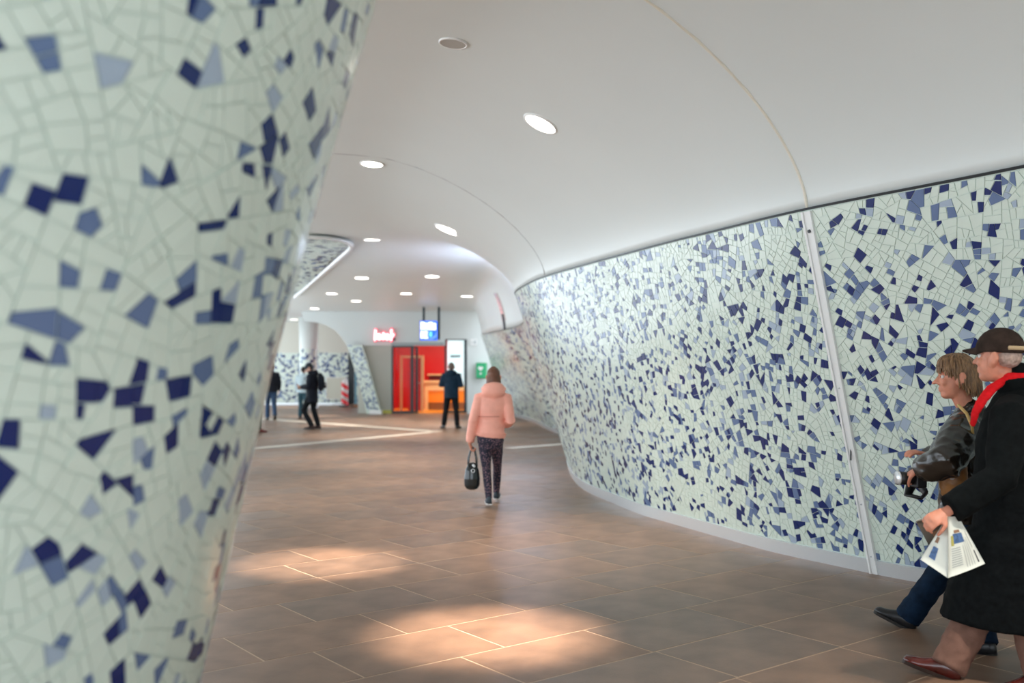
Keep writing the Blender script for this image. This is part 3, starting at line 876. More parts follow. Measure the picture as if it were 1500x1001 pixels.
# ------------------------------------------------------------------ downlights
M_LENS = mat('lamp_lens', (1, 1, 1), 0.4, emit=(1, 0.95, 0.85), emit_s=5)
M_RING = mat('lamp_ring', (0.82, 0.80, 0.76), 0.35)
def downlight(pos, nrm, r, label, power, col=(1, 0.90, 0.80), cone=58, blend=0.7, lit=True, down=True):
    n = Vector(nrm)
    if n.z > 0: n = -n
    o = bpy.data.objects.new('ceiling_downlight' if lit else 'ceiling_speaker', None)
    o.empty_display_size = 0.1
    o.location = Vector(pos)
    o.rotation_mode = 'QUATERNION'
    o.rotation_quaternion = Vector((0, 0, -1)).rotation_difference(n)
    COL.objects.link(o)
    tag(o, label, 'lamp' if lit else 'speaker', 'recessed ceiling downlights' if lit else None)
    bm = bmesh.new()
    sg_ = 28
    R = [(r * 1.0, -0.012), (r * 1.12, -0.012), (r * 1.16, 0.004), (r * 1.0, 0.004)]
    rg = [[bm.verts.new((math.cos(2 * math.pi * k / sg_) * a, math.sin(2 * math.pi * k / sg_) * a, z)) for k in range(sg_)] for a, z in R]
    for q in range(4):
        for k in range(sg_):
            bm.faces.new((rg[q][k], rg[q][(k + 1) % sg_], rg[(q + 1) % 4][(k + 1) % sg_], rg[(q + 1) % 4][k]))
    bmobj('trim_ring', bm, M_RING, o, True)
    bm = bmesh.new()
    tube_bm(bm, [(0, 0, -0.008), (0, 0, 0.01)], [r, r], 28, flat=True)
    bmobj('lens' if lit else 'grille', bm, M_LENS if lit else mat('grille_grey', (0.42, 0.38, 0.33), 0.7), o)
    if lit and power:
        ld = bpy.data.lights.new('downlight_beam', 'SPOT')
        ld.energy = power; ld.spot_size = math.radians(cone); ld.spot_blend = blend
        ld.color = col; ld.shadow_soft_size = r * 0.7
        lo = bpy.data.objects.new('downlight_beam', ld)
        lo.rotation_mode = 'QUATERNION'
        lo.location = (0, 0, -0.05)
        lo.rotation_quaternion = o.rotation_quaternion.inverted()   # beam hangs straight down
        link(lo, o)
    return o
vis = [(792, 181, 0.155, 'bright oval downlight nearest the camera in the curving ceiling', 260),
       (545, 240, 0.135, 'downlight in the mauve ceiling left of the nearest bright lamp', 220),
       (545, 351, 0.14, 'downlight in the ceiling just right of the tiled soffit point', 260),
       (657, 337, 0.20, 'slanting downlight on the bend of the far vault', 200),
       (530, 407, 0.16, 'left lamp of the pair halfway down the far vault', 220),
       (633, 405, 0.16, 'right lamp of the pair halfway down the far vault', 220),
       (595, 430, 0.16, 'downlight above the neon lettering', 200),
       (684, 434, 0.16, 'downlight over the far mosaic wall near the shell end', 200),
       (486, 430, 0.15, 'far downlight below the white soffit rim', 260),
       (522, 441, 0.15, 'far downlight left of the shop fascia', 260),
       (461, 452, 0.16, 'far downlight above the round pillar', 260),
       (431, 468, 0.16, 'farthest downlight beside the mosaic column edge', 260)]
for px, py, r, lab, pw in vis:
    p, n = on_ceiling(px, py)
    downlight(p, n, r, lab, pw * LAMP, cone=40 if px < 500 else 75, blend=1.0)
p, n = on_ceiling(664, 63)
downlight(p, n, 0.105, 'round grey loudspeaker grille in the near ceiling', 0, lit=False)
for x, y, lab, pw in ((-0.14, 6.1, 'downlight above the brightest pool of light on the floor', 1300), (-1.6, 8.3, 'downlight above the pool of light beside the mosaic column', 1100)):
    hit = bvh.ray_cast(Vector((x, y, 1.0)), Vector((0, 0, 1)))
    downlight(hit[0], hit[1], 0.14, lab, pw * LAMP, col=(1, 0.82, 0.66), cone=23, blend=1.0)
for x, y, lab in ((0.6, 3.0, 'downlight in the ceiling right over the photographer'), (2.9, 3.4, 'downlight over the walking couple'), (3.2, 0.4, 'downlight behind the walking couple'),
                  (-5.2, 7.5, 'downlight left of the mosaic column'), (-4.5, 20.5, 'downlight over the floor inlay strips')):
    hit = bvh.ray_cast(Vector((x, y, 1.0)), Vector((0, 0, 1)))
    if hit[0] is not None:
        downlight(hit[0], hit[1], 0.14, lab, 260 * LAMP, cone=95, blend=1.0)

# ------------------------------------------------------------------ people
M_SKIN = mat('skin_pale', (0.62, 0.36, 0.26), 0.5, noise_amt=0.08, noise_scale=25, sss=0.15)
M_SKIN2 = mat('skin_ruddy', (0.66, 0.27, 0.17), 0.5, noise_amt=0.12, noise_scale=25, sss=0.15)
M_EYE = mat('eye_white', (0.75, 0.72, 0.68), 0.2)
M_IRIS = mat('iris', (0.03, 0.025, 0.02), 0.2)
class Person:
    def __init__(self, name, label, base, heading, H=1.72, voxel=0.012, hv=None):
        self.s = H / 1.72
        self.vox = voxel
        h = Vector(heading).normalized()
        self.rz = math.atan2(-h.x, h.y)
        self.base = Vector((base[0], base[1], 0))
        self.root = empty(name, self.base, self.rz, label, 'person')
        s = self.s
        V3 = lambda x, y, z: Vector((x, y, z)) * s
        self.J = dict(head=V3(0, 0.03, 1.60), neck=V3(0, -0.01, 1.44), pelvis=V3(0, 0, 0.93))
        for n_, sg in (('L', -1), ('R', 1)):
            self.J.update({'sh' + n_: V3(sg * 0.175, -0.01, 1.385), 'el' + n_: V3(sg * 0.225, -0.04, 1.11), 'wr' + n_: V3(sg * 0.22, 0.05, 0.87),
                           'hip' + n_: V3(sg * 0.088, 0, 0.90), 'kn' + n_: V3(sg * 0.095, 0.015, 0.49), 'an' + n_: V3(sg * 0.10, -0.03, 0.085),
                           'toe' + n_: Vector((sg * 0.12, 1, 0)), 'hand' + n_: None})
        self.hs = 1.0; self.head_f = Vector((0, 1, 0)); self.head_u = Vector((0, 0, 1))
    def L(self, px, py, d):
        return Matrix.Rotation(-self.rz, 4, 'Z') @ (W(px, py, d) - self.base)
    def Ld(self, v):
        return Matrix.Rotation(-self.rz, 4, 'Z') @ Vector(v)
    def hm(self):
        f = self.head_f.normalized()
        u = (self.head_u - f * self.head_u.dot(f)).normalized()
        r = f.cross(u)
        m = Matrix((r, f, u)).transposed().to_4x4()
        return Matrix.Translation(self.J['head']) @ m @ Matrix.Scale(self.s * self.hs, 4)
    def hp(self, *p):
        return self.hm() @ Vector(p)
    def hand_prims(self, bm, sd):
        J = self.J; s = self.s
        w = J['wr' + sd]
        spec = J['hand' + sd]
        d = (w - J['el' + sd]).normalized()
        curl = 0.35
        n = Vector((-1 if sd == 'R' else 1, 0, 0)); n = n - d * n.dot(d)
        th = Vector((0, 1, 0))
        if spec:
            d = spec.get('dir', d).normalized(); n = spec.get('n', n); curl = spec.get('curl', curl); th = spec.get('th', th)
        n = (n - d * n.dot(d)).normalized()
        t = th - d * th.dot(d) - n * th.dot(n)
        t = t.normalized() if t.length > 0.05 else d.cross(n)
        k = w + d * 0.085 * s
        tube_bm(bm, [w - d * 0.03 * s, w, w + d * 0.04 * s, k], [(0.026 * s, 0.021 * s), (0.028 * s, 0.019 * s), (0.038 * s, 0.016 * s), (0.041 * s, 0.013 * s)], 12, side=t)
        for i, (o, ln) in enumerate(((0.031, 0.070), (0.011, 0.080), (-0.010, 0.074), (-0.030, 0.058))):
            p = k + t * o * s - d * 0.01 * s
            pts = [p]; a = curl * 0.6
            for q, fr in enumerate((0.45, 0.32, 0.25)):
                dd = d * math.cos(a) + n * math.sin(a)
                pts.append(pts[-1] + dd * (ln * fr * 1.15 * s)); a += curl * 1.1
            tube_bm(bm, pts, [0.0098 * s, 0.0092 * s, 0.0086 * s, 0.0074 * s], 8)
        p = w + d * 0.022 * s + t * 0.024 * s
        p1 = p + (t * 0.62 + d * 0.66 + n * 0.3).normalized() * 0.042 * s
        p2 = p1 + (t * 0.25 + d * 0.85 + n * (0.2 + curl * 0.6)).normalized() * 0.034 * s
        p3 = p2 + (d * 0.8 + n * (0.2 + curl)).normalized() * 0.026 * s
        tube_bm(bm, [p, p1, p2, p3], [0.015 * s, 0.0125 * s, 0.0105 * s, 0.0085 * s], 8)
    def body(self, skin=None, face=True, vox=None, nose=1.0):
        J = self.J; s = self.s
        bm = bmesh.new()
        p, n = J['pelvis'], J['neck']
        up = n - p
        tube_bm(bm, [p - up * 0.12, p, p + up * 0.3, p + up * 0.62, p + up * 0.88, n], [(0.12 * s, 0.09 * s), (0.155 * s, 0.10 * s), (0.125 * s, 0.085 * s), (0.15 * s, 0.10 * s), (0.13 * s, 0.08 * s), (0.07 * s, 0.065 * s)], 16, side=(1, 0, 0))
        tube_bm(bm, [n - up * 0.05, n, J['head'] + Vector((0, 0, -0.06 * s))], [0.065 * s, 0.057 * s, 0.054 * s], 12)
        for sd in 'LR':
            tube_bm(bm, [J['sh' + sd], (J['sh' + sd] + J['el' + sd]) / 2, J['el' + sd], J['el' + sd].lerp(J['wr' + sd], 0.4), J['wr' + sd]], [0.055 * s, 0.047 * s, 0.038 * s, 0.037 * s, 0.025 * s], 10)
            tube_bm(bm, [J['hip' + sd], J['hip' + sd].lerp(J['kn' + sd], 0.4), J['kn' + sd], J['kn' + sd].lerp(J['an' + sd], 0.35), J['an' + sd]], [0.085 * s, 0.075 * s, 0.052 * s, 0.053 * s, 0.034 * s], 10)
            t = Vector(J['toe' + sd]).normalized()
            tube_bm(bm, [J['an' + sd] - t * 0.03 * s + Vector((0, 0, -0.045 * s)), J['an' + sd] + t * 0.11 * s + Vector((0, 0, -0.058 * s))], [0.024 * s, 0.018 * s], 8)
            self.hand_prims(bm, sd)
        hm = self.hm()
        def E_(c, r): ell_bm(bm, hm @ Vector(c), Vector(r) * s * self.hs, hm.to_3x3().normalized().to_4x4())
        E_((0, -0.012, 0.032), (0.074, 0.094, 0.090))
        E_((0, 0.022, -0.03), (0.062, 0.070, 0.082))
        E_((0, 0.050, -0.088), (0.036, 0.034, 0.028))
        E_((0, 0.02, -0.07), (0.052, 0.055, 0.045))
        if face:
            E_((0, 0.078, 0.028), (0.046, 0.016, 0.011))
            for q in (-1, 1):
                E_((q * 0.036, 0.062, -0.022), (0.022, 0.022, 0.022))
                E_((q * 0.077, -0.010, -0.012), (0.013, 0.024, 0.038))
                E_((q * 0.090, -0.022, 0.002), (0.008, 0.021, 0.033))
                E_((q * 0.011, 0.093, -0.028), (0.009, 0.011, 0.008))
            tube_bm(bm, [hm @ Vector((0, 0.082, 0.02)), hm @ Vector((0, 0.097, -0.005)), hm @ Vector((0, 0.092 + 0.020 * nose, -0.026))], [0.008 * s, 0.0105 * s, 0.0125 * s], 8)
            E_((0, 0.085, -0.055), (0.023, 0.010, 0.0075))
            E_((0, 0.084, -0.067), (0.020, 0.010, 0.0075))
        b = remesh('body', bm, skin or M_SKIN, self.root, vox or self.vox, 2)
        if face:
            for q in (-1, 1):
                bm = bmesh.new(); ell_bm(bm, hm @ Vector((q * 0.030, 0.072, 0.008)), (0.0125 * s,) * 3, seg=12)
                e = bmobj('eye', bm, M_EYE, self.root, True)
                bm = bmesh.new(); ell_bm(bm, hm @ Vector((q * 0.031, 0.0812, 0.008)), (0.0055 * s,) * 3, seg=8)
                bmobj('iris', bm, M_IRIS, e, True)
        return b
    def trousers(self, m, r=(0.105, 0.09, 0.07, 0.066, 0.06), wr=0.004, hem=0.0, name='trousers', vox=None):
        J = self.J; s = self.s
        bm = bmesh.new()
        p = J['pelvis']
        tube_bm(bm, [p + Vector((0, 0, -0.06 * s)), p + Vector((0, 0, 0.02 * s)), p + Vector((0, 0, 0.14 * s))], [(0.165 * s, 0.12 * s), (0.17 * s, 0.125 * s), (0.145 * s, 0.11 * s)], 16, side=(1, 0, 0))
        for sd in 'LR':
            h, k, a = J['hip' + sd], J['kn' + sd], J['an' + sd]
            tube_bm(bm, [h, h.lerp(k, 0.45), k, k.lerp(a, 0.5), a + (a - k).normalized() * hem * s], [x * s for x in r], 14, flat1=True)
        return remesh(name, bm, m, self.root, vox or self.vox, 2, wr, 10, 1.3)
    def top(self, m, rings, arms=(0.075, 0.066, 0.058, 0.056, 0.050), wr=0.006, wf=9, skirt=(), name='jacket', extra=None, vox=None, cuff=0.02, seed=0.0, sm=3):
        """rings: (fraction pelvis->neck, half width, half depth, forward shift); skirt: rings at absolute height below the pelvis"""
        J = self.J; s = self.s
        bm = bmesh.new()
        p, n = J['pelvis'], J['neck']
        pts, rad = [], []
        for z, rx, ry, fy in skirt:
            pts.append(Vector((p.x, p.y + fy * s, z * s))); rad.append((rx * s, ry * s))
        for t, rx, ry, fy in rings:
            pts.append(p.lerp(n, t) + Vector((0, fy * s, 0))); rad.append((rx * s, ry * s))
        tube_bm(bm, pts, rad, 24, side=(1, 0, 0), flat0=True)
        for sd in 'LR':
            a, e, w = J['sh' + sd], J['el' + sd], J['wr' + sd]
            ins = a.lerp(p.lerp(n, 0.86), 0.35)
            tube_bm(bm, [ins, a, a.lerp(e, 0.5), e, e.lerp(w, 0.5), w - (w - e).normalized() * cuff * s], [arms[0] * s * 0.95] + [x * s for x in arms], 14, flat1=True)
        if extra: extra(bm)
        return remesh(name, bm, m, self.root, vox or self.vox, sm, wr, wf, seed)
    def shoes(self, m, msole, ln=0.27, w=0.046, hgt_=0.075, name='shoe'):
        J = self.J; s = self.s
        for sd in 'LR':
            t = Vector(J['toe' + sd]).normalized()
            r = t.cross(Vector((0, 0, 1))).normalized()
            u = r.cross(t).normalized()
            heel = J['an' + sd] - u * 0.085 * s - t * 0.065 * s
            prof = [(-0.004, 0.018, 0.06), (0.004, 0.030, 0.088), (0.04, 0.038, 0.112), (0.09, 0.040, 0.112), (0.14, 0.041, 0.088), (0.18, w * 0.97, 0.068), (0.21, w, 0.058), (0.24, w * 0.93, 0.052), (ln - 0.012, w * 0.72, 0.044), (ln - 0.003, w * 0.48, 0.034), (ln, w * 0.25, 0.024)]
            def loft(nm, lo, sc, mm, par, fl):
                bm = bmesh.new(); rg = []
                for y, hw, hh in prof:
                    c = heel + t * y * s
                    ring = []
                    for k in range(12):
                        a = 2 * math.pi * k / 12
                        x = math.cos(a) * hw * sc; z = math.sin(a)
                        z = (lo + (hh - lo) * max(0, z) ** 0.8) if not fl else (0.02 if z > 0 else 0.0)
                        ring.append(bm.verts.new(c + r * x * s + u * z * s))
                    rg.append(ring)
                for r0, r1 in zip(rg, rg[1:]):
                    for k in range(12): bm.faces.new((r0[k], r0[(k + 1) % 12], r1[(k + 1) % 12], r1[k]))
                bm.faces.new(rg[0]); bm.faces.new(rg[-1])
                return bmobj(nm, bm, mm, par, not fl)
            so = loft(name, 0.012, 1.0, m, self.root, False)
            loft('sole', 0.0, 1.08, msole, so, True)
    def hair(self, m, base, locks, seed=1, r=0.0085, name='hair'):
        """base: list of (centre, radii) ellipsoids in the head frame; locks: list of polylines in the head frame"""
        hm = self.hm(); s = self.s
        bm = bmesh.new()
        rot = hm.to_3x3().normalized().to_4x4()
        for c, rr_ in base:
            ell_bm(bm, hm @ Vector(c), Vector(rr_) * s * self.hs, rot)
        h = remesh(name, bm, m, self.root, 0.008 if self.vox < 0.011 else 0.014, 2, 0.003, 25, seed)
        if locks:
            bm = bmesh.new()
            for pl in locks:
                k = len(pl)
                tube_bm(bm, [hm @ Vector(p) for p in pl], [(r * s * (0.6 + 0.6 * math.sin(math.pi * (0.15 + 0.8 * i / (k - 1)))), r * 0.6 * s) for i in range(k)], 6)
            bmobj('hair_locks', bm, m, h, True)
        return h
    def cap(self, m, brim_l=0.075, strap=None, tilt=0.0):
        hm = self.hm() @ Matrix.Rotation(tilt, 4, 'X')
        bm = bmesh.new()
        rg = []
        prof = [(0.0, 0.118), (0.022, 0.1165), (0.045, 0.108), (0.068, 0.091), (0.085, 0.068), (0.095, 0.042), (0.0995, 0.02), (0.100, 0.002), (0.092, 0.0)]
        sg_ = 32
        for rr_, z in prof:
            if rr_ == 0.0: continue
            rg.append([bm.verts.new(hm @ Vector((math.cos(2 * math.pi * k / sg_) * rr_ * 0.90, math.sin(2 * math.pi * k / sg_) * rr_ * 1.13 - 0.008, z + 0.028))) for k in range(sg_)])
        top = bm.verts.new(hm @ Vector((0, -0.008, 0.146)))
        for k in range(sg_): bm.faces.new((top, rg[0][k], rg[0][(k + 1) % sg_]))
        for r0, r1 in zip(rg, rg[1:]):
            for k in range(sg_): bm.faces.new((r0[k], r1[k], r1[(k + 1) % sg_], r0[(k + 1) % sg_]))
        c = bmobj('cap', bm, m, self.root, True)
        bm = bmesh.new()
        rows_ = []
        for zz in (0.0, 0.008):
            for q in range(5):
                f = q / 4
                rows_.append([bm.verts.new(hm @ Vector((math.sin(a) * 0.080 * (1 - 0.12 * f), math.cos(a) * 0.095 + f * brim_l * (math.cos(a * 0.9)) - 0.006, 0.038 + zz - 0.018 * abs(math.sin(a)) ** 2 - 0.012 * f + 0.006 * (1 - f)))) for a in np.linspace(-1.15, 1.15, 13)])
        for off_ in (0, 5):
            for q in range(4):
                for k in range(12): bm.faces.new((rows_[off_ + q][k], rows_[off_ + q][k + 1], rows_[off_ + q + 1][k + 1], rows_[off_ + q + 1][k]))
        for k in range(12):
            bm.faces.new((rows_[4][k], rows_[4][k + 1], rows_[9][k + 1], rows_[9][k])); bm.faces.new((rows_[0][k], rows_[0][k + 1], rows_[5][k + 1], rows_[5][k]))
        bmobj('brim', bm, m, c, True)
        if strap:
            bm = bmesh.new()
            pts = [hm @ Vector((math.sin(a) * 0.093, -0.008 - math.cos(a) * 0.1155, 0.052)) for a in np.linspace(-0.9, 0.9, 14)]
            tube_bm(bm, pts, [(0.004, 0.011)] * 14, 8, side=None)
            bmobj('strap', bm, strap, c, True)
        return c

M_DSHOE = mat('black_shoe', (0.012, 0.012, 0.014), 0.35)
M_SOLE = mat('dark_sole', (0.02, 0.018, 0.016), 0.7)

# ---- man in the dark overcoat, right edge
M_COAT = mat('dark_wool', (0.0030, 0.0042, 0.0045), 0.95, noise_amt=0.35, noise_scale=40, bump=0.25, bump_scale=220)
M_BROWNT = mat('brown_corduroy', (0.17, 0.090, 0.066), 0.8, noise_amt=0.2, noise_scale=14, bump=0.2, bump_scale=150)
M_OXB = mat('oxblood_leather', (0.075, 0.010, 0.007), 0.2, coat=0.4, noise_amt=0.3, noise_scale=20)
pm = Person('person', 'man in dark overcoat, brown cap and red scarf at the right edge', (2.66, 5.24), (-0.90, 0.44), 1.74, 0.010)
L = pm.L
J = pm.J
J['head'] = L(1462, 525, 5.27); J['neck'] = L(1490, 566, 5.27); J['pelvis'] = L(1497, 775, 5.27)
J['shL'] = L(1482, 612, 5.04); J['elL'] = L(1466, 700, 4.92); J['wrL'] = L(1387, 750, 4.90)
J['shR'] = L(1490, 606, 5.47); J['elR'] = L(1510, 690, 5.56); J['wrR'] = L(1500, 765, 5.5)
J['hipL'] = L(1500, 790, 5.23); J['hipR'] = L(1490, 790, 5.34)
J['knR'] = L(1437, 885, 5.34); J['anR'] = L(1392, 972, 5.26); J['toeR'] = Vector((-0.05, 1, 0.30))
J['knL'] = L(1508, 905, 5.19); J['anL'] = L(1527, 985, 5.05); J['toeL'] = Vector((0, 1, -0.25))
J['handL'] = dict(dir=pm.Ld(W(1358, 768, 4.88) - W(1387, 752, 4.90)), n=pm.Ld((0.35, 0.75, -0.55)), curl=0.75, th=pm.Ld((-0.3, -0.2, -0.9)))
pm.head_f = pm.Ld((-0.64, 0.77, 0.05)); pm.hs = 1.10
pm.body(M_SKIN2, vox=0.0065)
pm.trousers(M_BROWNT, (0.11, 0.105, 0.095, 0.092, 0.088), 0.007, 0.03)
pm.top(M_COAT, [(0.0, 0.22, 0.20, 0.035), (0.3, 0.215, 0.19, 0.035), (0.6, 0.225, 0.185, 0.02), (0.80, 0.215, 0.16, 0.0), (0.92, 0.16, 0.12, -0.01), (1.0, 0.095, 0.09, -0.015), (1.06, 0.082, 0.082, -0.01)],
       (0.105, 0.09, 0.08, 0.074, 0.072), 0.007, 7, [(0.28, 0.285, 0.325, 0.07), (0.5, 0.275, 0.285, 0.06), (0.72, 0.255, 0.245, 0.045)], name='overcoat', seed=2.0)
# collar
bm = bmesh.new()
nk = J['neck']
cpts = []
for a in np.linspace(-2.5, 2.5, 18):
    cpts.append(nk + Vector((math.sin(a) * 0.105, -math.cos(a) * 0.10 + 0.0, 0.015 - 0.035 * (abs(a) / 2.5) ** 2)))
tube_bm(bm, cpts, [(0.018, 0.045)] * 18, 8)
remesh('coat_collar', bm, M_COAT, pm.root, 0.007, 2)
M_SCARF = mat('red_wool', (0.55, 0.008, 0.012), 0.8, noise_amt=0.2, noise_scale=30, bump=0.2, bump_scale=120)
bm = bmesh.new()
tube_bm(bm, [nk + Vector((math.sin(a) * 0.088, -math.cos(a) * 0.088 + 0.005, 0.045 - 0.012 * math.cos(a) - 0.02 * (abs(a) / 2.8) ** 2)) for a in np.linspace(-2.8, 2.8, 18)], [(0.022, 0.034)] * 18, 10)
tube_bm(bm, [nk + Vector((-0.06, 0.06, 0.035)), L(1452, 570, 5.17), L(1438, 588, 5.13), L(1429, 604, 5.12), L(1425, 622, 5.14)], [(0.026, 0.016), (0.03, 0.016), (0.028, 0.015), (0.022, 0.013), (0.016, 0.012)], 10)
remesh('scarf', bm, M_SCARF, pm.root, 0.008, 2, 0.003, 18)
pm.shoes(M_OXB, mat('brown_sole', (0.03, 0.015, 0.01), 0.6), 0.285)
pm.hair(mat('grey_hair', (0.45, 0.32, 0.26), 0.7, noise_amt=0.3, noise_scale=60), [((0, -0.044, 0.010), (0.0725, 0.063, 0.055))], [])
pm.cap(mat('brown_felt', (0.040, 0.026, 0.020), 0.9, noise_amt=0.4, noise_scale=18, bump=0.2, bump_scale=150), 0.082, mat('tan_strap', (0.50, 0.36, 0.20), 0.6))

# newspaper and leaflet in his hand
np_root = empty('newspaper', W(1390, 760, 4.86), 0, 'folded newspaper held low by the man in the overcoat', 'newspaper')
o0 = Vector(np_root.location)
M_PAPER = mat('newsprint', (0.72, 0.74, 0.66), 0.7, noise_amt=0.05, noise_scale=8)
def patch(name, c00, c10, c11, c01, m, parent, th=0.006, bow=0.012, nu_=8, nv_=8):
    """bilinear sheet with thickness"""
    nrm_ = (c11 - c00).cross(c01 - c10).normalized()
    if nrm_.y > 0: nrm_ = -nrm_
    vs = []
    for back in (0, 1):
        for i in range(nu_ + 1):
            for j in range(nv_ + 1):
                u, v = i / nu_, j / nv_
                p = c00 * (1 - u) * (1 - v) + c10 * u * (1 - v) + c11 * u * v + c01 * (1 - u) * v
                vs.append(p + nrm_ * (bow * math.sin(math.pi * u) * math.sin(math.pi * v * 0.8) - th * back))
    k = nv_ + 1; N = (nu_ + 1) * k
    fs = []
    for b_ in (0, N):
        fs += [(b_ + i * k + j, b_ + (i + 1) * k + j, b_ + (i + 1) * k + j + 1, b_ + i * k + j + 1) for i in range(nu_) for j in range(nv_)]
    rim = [i * k for i in range(nu_ + 1)] + [nu_ * k + j for j in range(1, nv_ + 1)] + [i * k + nv_ for i in range(nu_ - 1, -1, -1)] + [j for j in range(nv_ - 1, 0, -1)]
    fs += [(rim[i], rim[(i + 1) % len(rim)], N + rim[(i + 1) % len(rim)], N + rim[i]) for i in range(len(rim))]
    def at(u, v, o_=0.0015):
        p = c00 * (1 - u) * (1 - v) + c10 * u * (1 - v) + c11 * u * v + c01 * (1 - u) * v
        return p + nrm_ * (bow * math.sin(math.pi * u) * math.sin(math.pi * v * 0.8) + o_)
    return meshobj(name, vs, fs, m, parent, True), at
q = lambda x, y, d: W(x, y, d) - o0
page, at1 = patch('right_page', q(1389, 757, 4.86), q(1404, 757, 4.90), q(1443, 826, 4.92), q(1389, 847, 4.83), M_PAPER, np_root)
page2, at2 = patch('left_page', q(1390, 757, 4.865), q(1386, 759, 4.90), q(1348, 820, 4.96), q(1388, 847, 4.835), M_PAPER, np_root, bow=-0.004)
def printed(at, parent, u0, u1, v0, v1, m):
    n_ = 4
    vs = [at(u0 + (u1 - u0) * i / n_, v0 + (v1 - v0) * j / n_) for i in range(n_ + 1) for j in range(n_ + 1)]
    meshobj('printed_block', vs, [(i * 5 + j, i * 5 + 5 + j, i * 5 + 6 + j, i * 5 + j + 1) for i in range(n_) for j in range(n_)], m, parent)
M_INK = mat('grey_ink', (0.42, 0.44, 0.42), 0.7); M_INK2 = mat('dark_ink', (0.10, 0.10, 0.11), 0.7)
M_PBLUE = mat('photo_blue', (0.07, 0.14, 0.30), 0.6, noise_amt=0.4, noise_scale=60); M_PYEL = mat('photo_yellow', (0.42, 0.38, 0.10), 0.6)
M_PBROWN = mat('photo_brown', (0.30, 0.16, 0.09), 0.6)
printed(at1, page, 0.18, 0.62, 0.30, 0.47, M_PBLUE); printed(at1, page, 0.10, 0.20, 0.33, 0.50, M_PYEL); printed(at1, page, 0.25, 0.55, 0.24, 0.29, M_PBROWN)
for i in range(9):
    printed(at1, page, 0.10, 0.40, 0.54 + i * 0.038, 0.556 + i * 0.038, M_INK)
for i in range(4):
    printed(at1, page, 0.50 + i * 0.075, 0.515 + i * 0.075, 0.52 - 0.04 * i, 0.93, M_INK)
printed(at1, page, 0.84, 0.87, 0.30, 0.62, M_INK); printed(at1, page, 0.84, 0.88, 0.68, 0.92, M_INK2)
printed(at2, page2, 0.55, 0.80, 0.62, 0.86, M_PBLUE); printed(at2, page2, 0.66, 0.84, 0.42, 0.54, M_PBROWN)
for i in range(5):
    printed(at2, page2, 0.80, 0.93, 0.15 + i * 0.06, 0.17 + i * 0.06, M_INK)
lf = empty('leaflet', W(1360, 765, 4.95), 0, 'brown folded leaflet held in front of the newspaper', 'leaflet')
o0 = Vector(lf.location)
lfp, at3 = patch('cover', q(1342, 765, 4.97), q(1378, 757, 4.93), q(1392, 782, 4.95), q(1361, 800, 4.99), mat('leaflet_grey', (0.12, 0.105, 0.085), 0.5), lf, 0.004, 0.004)
printed(at3, lfp, 0.35, 0.75, 0.55, 0.98, M_PBROWN)
patch('page_edge', q(1341, 764, 4.975), q(1358, 757, 4.95), q(1358, 760, 4.955), q(1342, 767, 4.98), M_PAPER, lf, 0.004, 0.0, 2, 2)

# ---- woman in the leather jacket
M_LEATH = mat('black_leather', (0.018, 0.014, 0.010), 0.26, coat=0.3, noise_amt=0.3, noise_scale=15, bump=0.25, bump_scale=35)
M_JEAN = mat('dark_denim', (0.005, 0.015, 0.034), 0.85, noise_amt=0.35, noise_scale=16, bump=0.15, bump_scale=160)
pw = Person('person', 'woman in black leather jacket and jeans walking beside the mosaic wall', (2.72, 6.02), (-0.86, 0.50), 1.68, 0.010)
L = pw.L; J = pw.J
J['head'] = L(1401, 554, 6.02); J['neck'] = L(1419, 604, 6.02); J['pelvis'] = L(1416, 752, 6.02)
J['shL'] = L(1411, 632, 5.82); J['elL'] = L(1382, 680, 5.62); J['wrL'] = L(1347, 688, 5.78)
J['shR'] = L(1412, 630, 6.20); J['elR'] = L(1398, 690, 6.26); J['wrR'] = L(1356, 667, 6.14)
J['hipL'] = L(1420, 768, 5.94); J['hipR'] = L(1408, 768, 6.10)
J['knR'] = L(1379, 838, 6.20); J['anR'] = L(1331, 903, 6.26); J['toeR'] = Vector((0.05, 1, 0.42))
J['knL'] = L(1424, 862, 5.86); J['anL'] = L(1440, 940, 5.70); J['toeL'] = Vector((0, 1, -0.1))
J['handR'] = dict(dir=pw.Ld(W(1334, 660, 6.1) - W(1356, 667, 6.14)), n=pw.Ld((0, 0.2, -1)), curl=0.4, th=pw.Ld((0, -1, 0)))
J['handL'] = dict(dir=pw.Ld((-0.45, 1, -0.45)), n=pw.Ld((0.2, 0.5, -1)), curl=0.9, th=pw.Ld((-1, 0, 0)))
pw.head_f = pw.Ld((-0.95, 0.30, -0.02)); pw.hs = 1.12
pw.body(M_SKIN2, vox=0.0065, nose=1.25)
pw.trousers(M_JEAN, (0.10, 0.095, 0.082, 0.078, 0.082), 0.006, 0.02, name='jeans')
def lapel(bm):
    nk = J['neck']
    tube_bm(bm, [nk + Vector((math.sin(a) * 0.095, -math.cos(a) * 0.085 + 0.005, 0.015 - 0.05 * max(0, abs(a) - 1.2))) for a in np.linspace(-2.7, 2.7, 16)], [(0.016, 0.038)] * 16, 8)
pw.top(M_LEATH, [(-0.08, 0.185, 0.145, 0.0), (0.0, 0.195, 0.155, 0.0), (0.3, 0.19, 0.155, 0.01), (0.6, 0.20, 0.16, 0.015), (0.82, 0.19, 0.135, 0.0), (0.93, 0.14, 0.105, 0.0), (1.0, 0.085, 0.082, 0.0)],
       (0.112, 0.112, 0.104, 0.092, 0.074), 0.011, 8, name='leather_jacket', extra=lapel, seed=5.0, vox=0.009)
M_SHIRT = mat('cream_shirt', (0.66, 0.60, 0.50), 0.7)
bm = bmesh.new()
nk = J['neck']
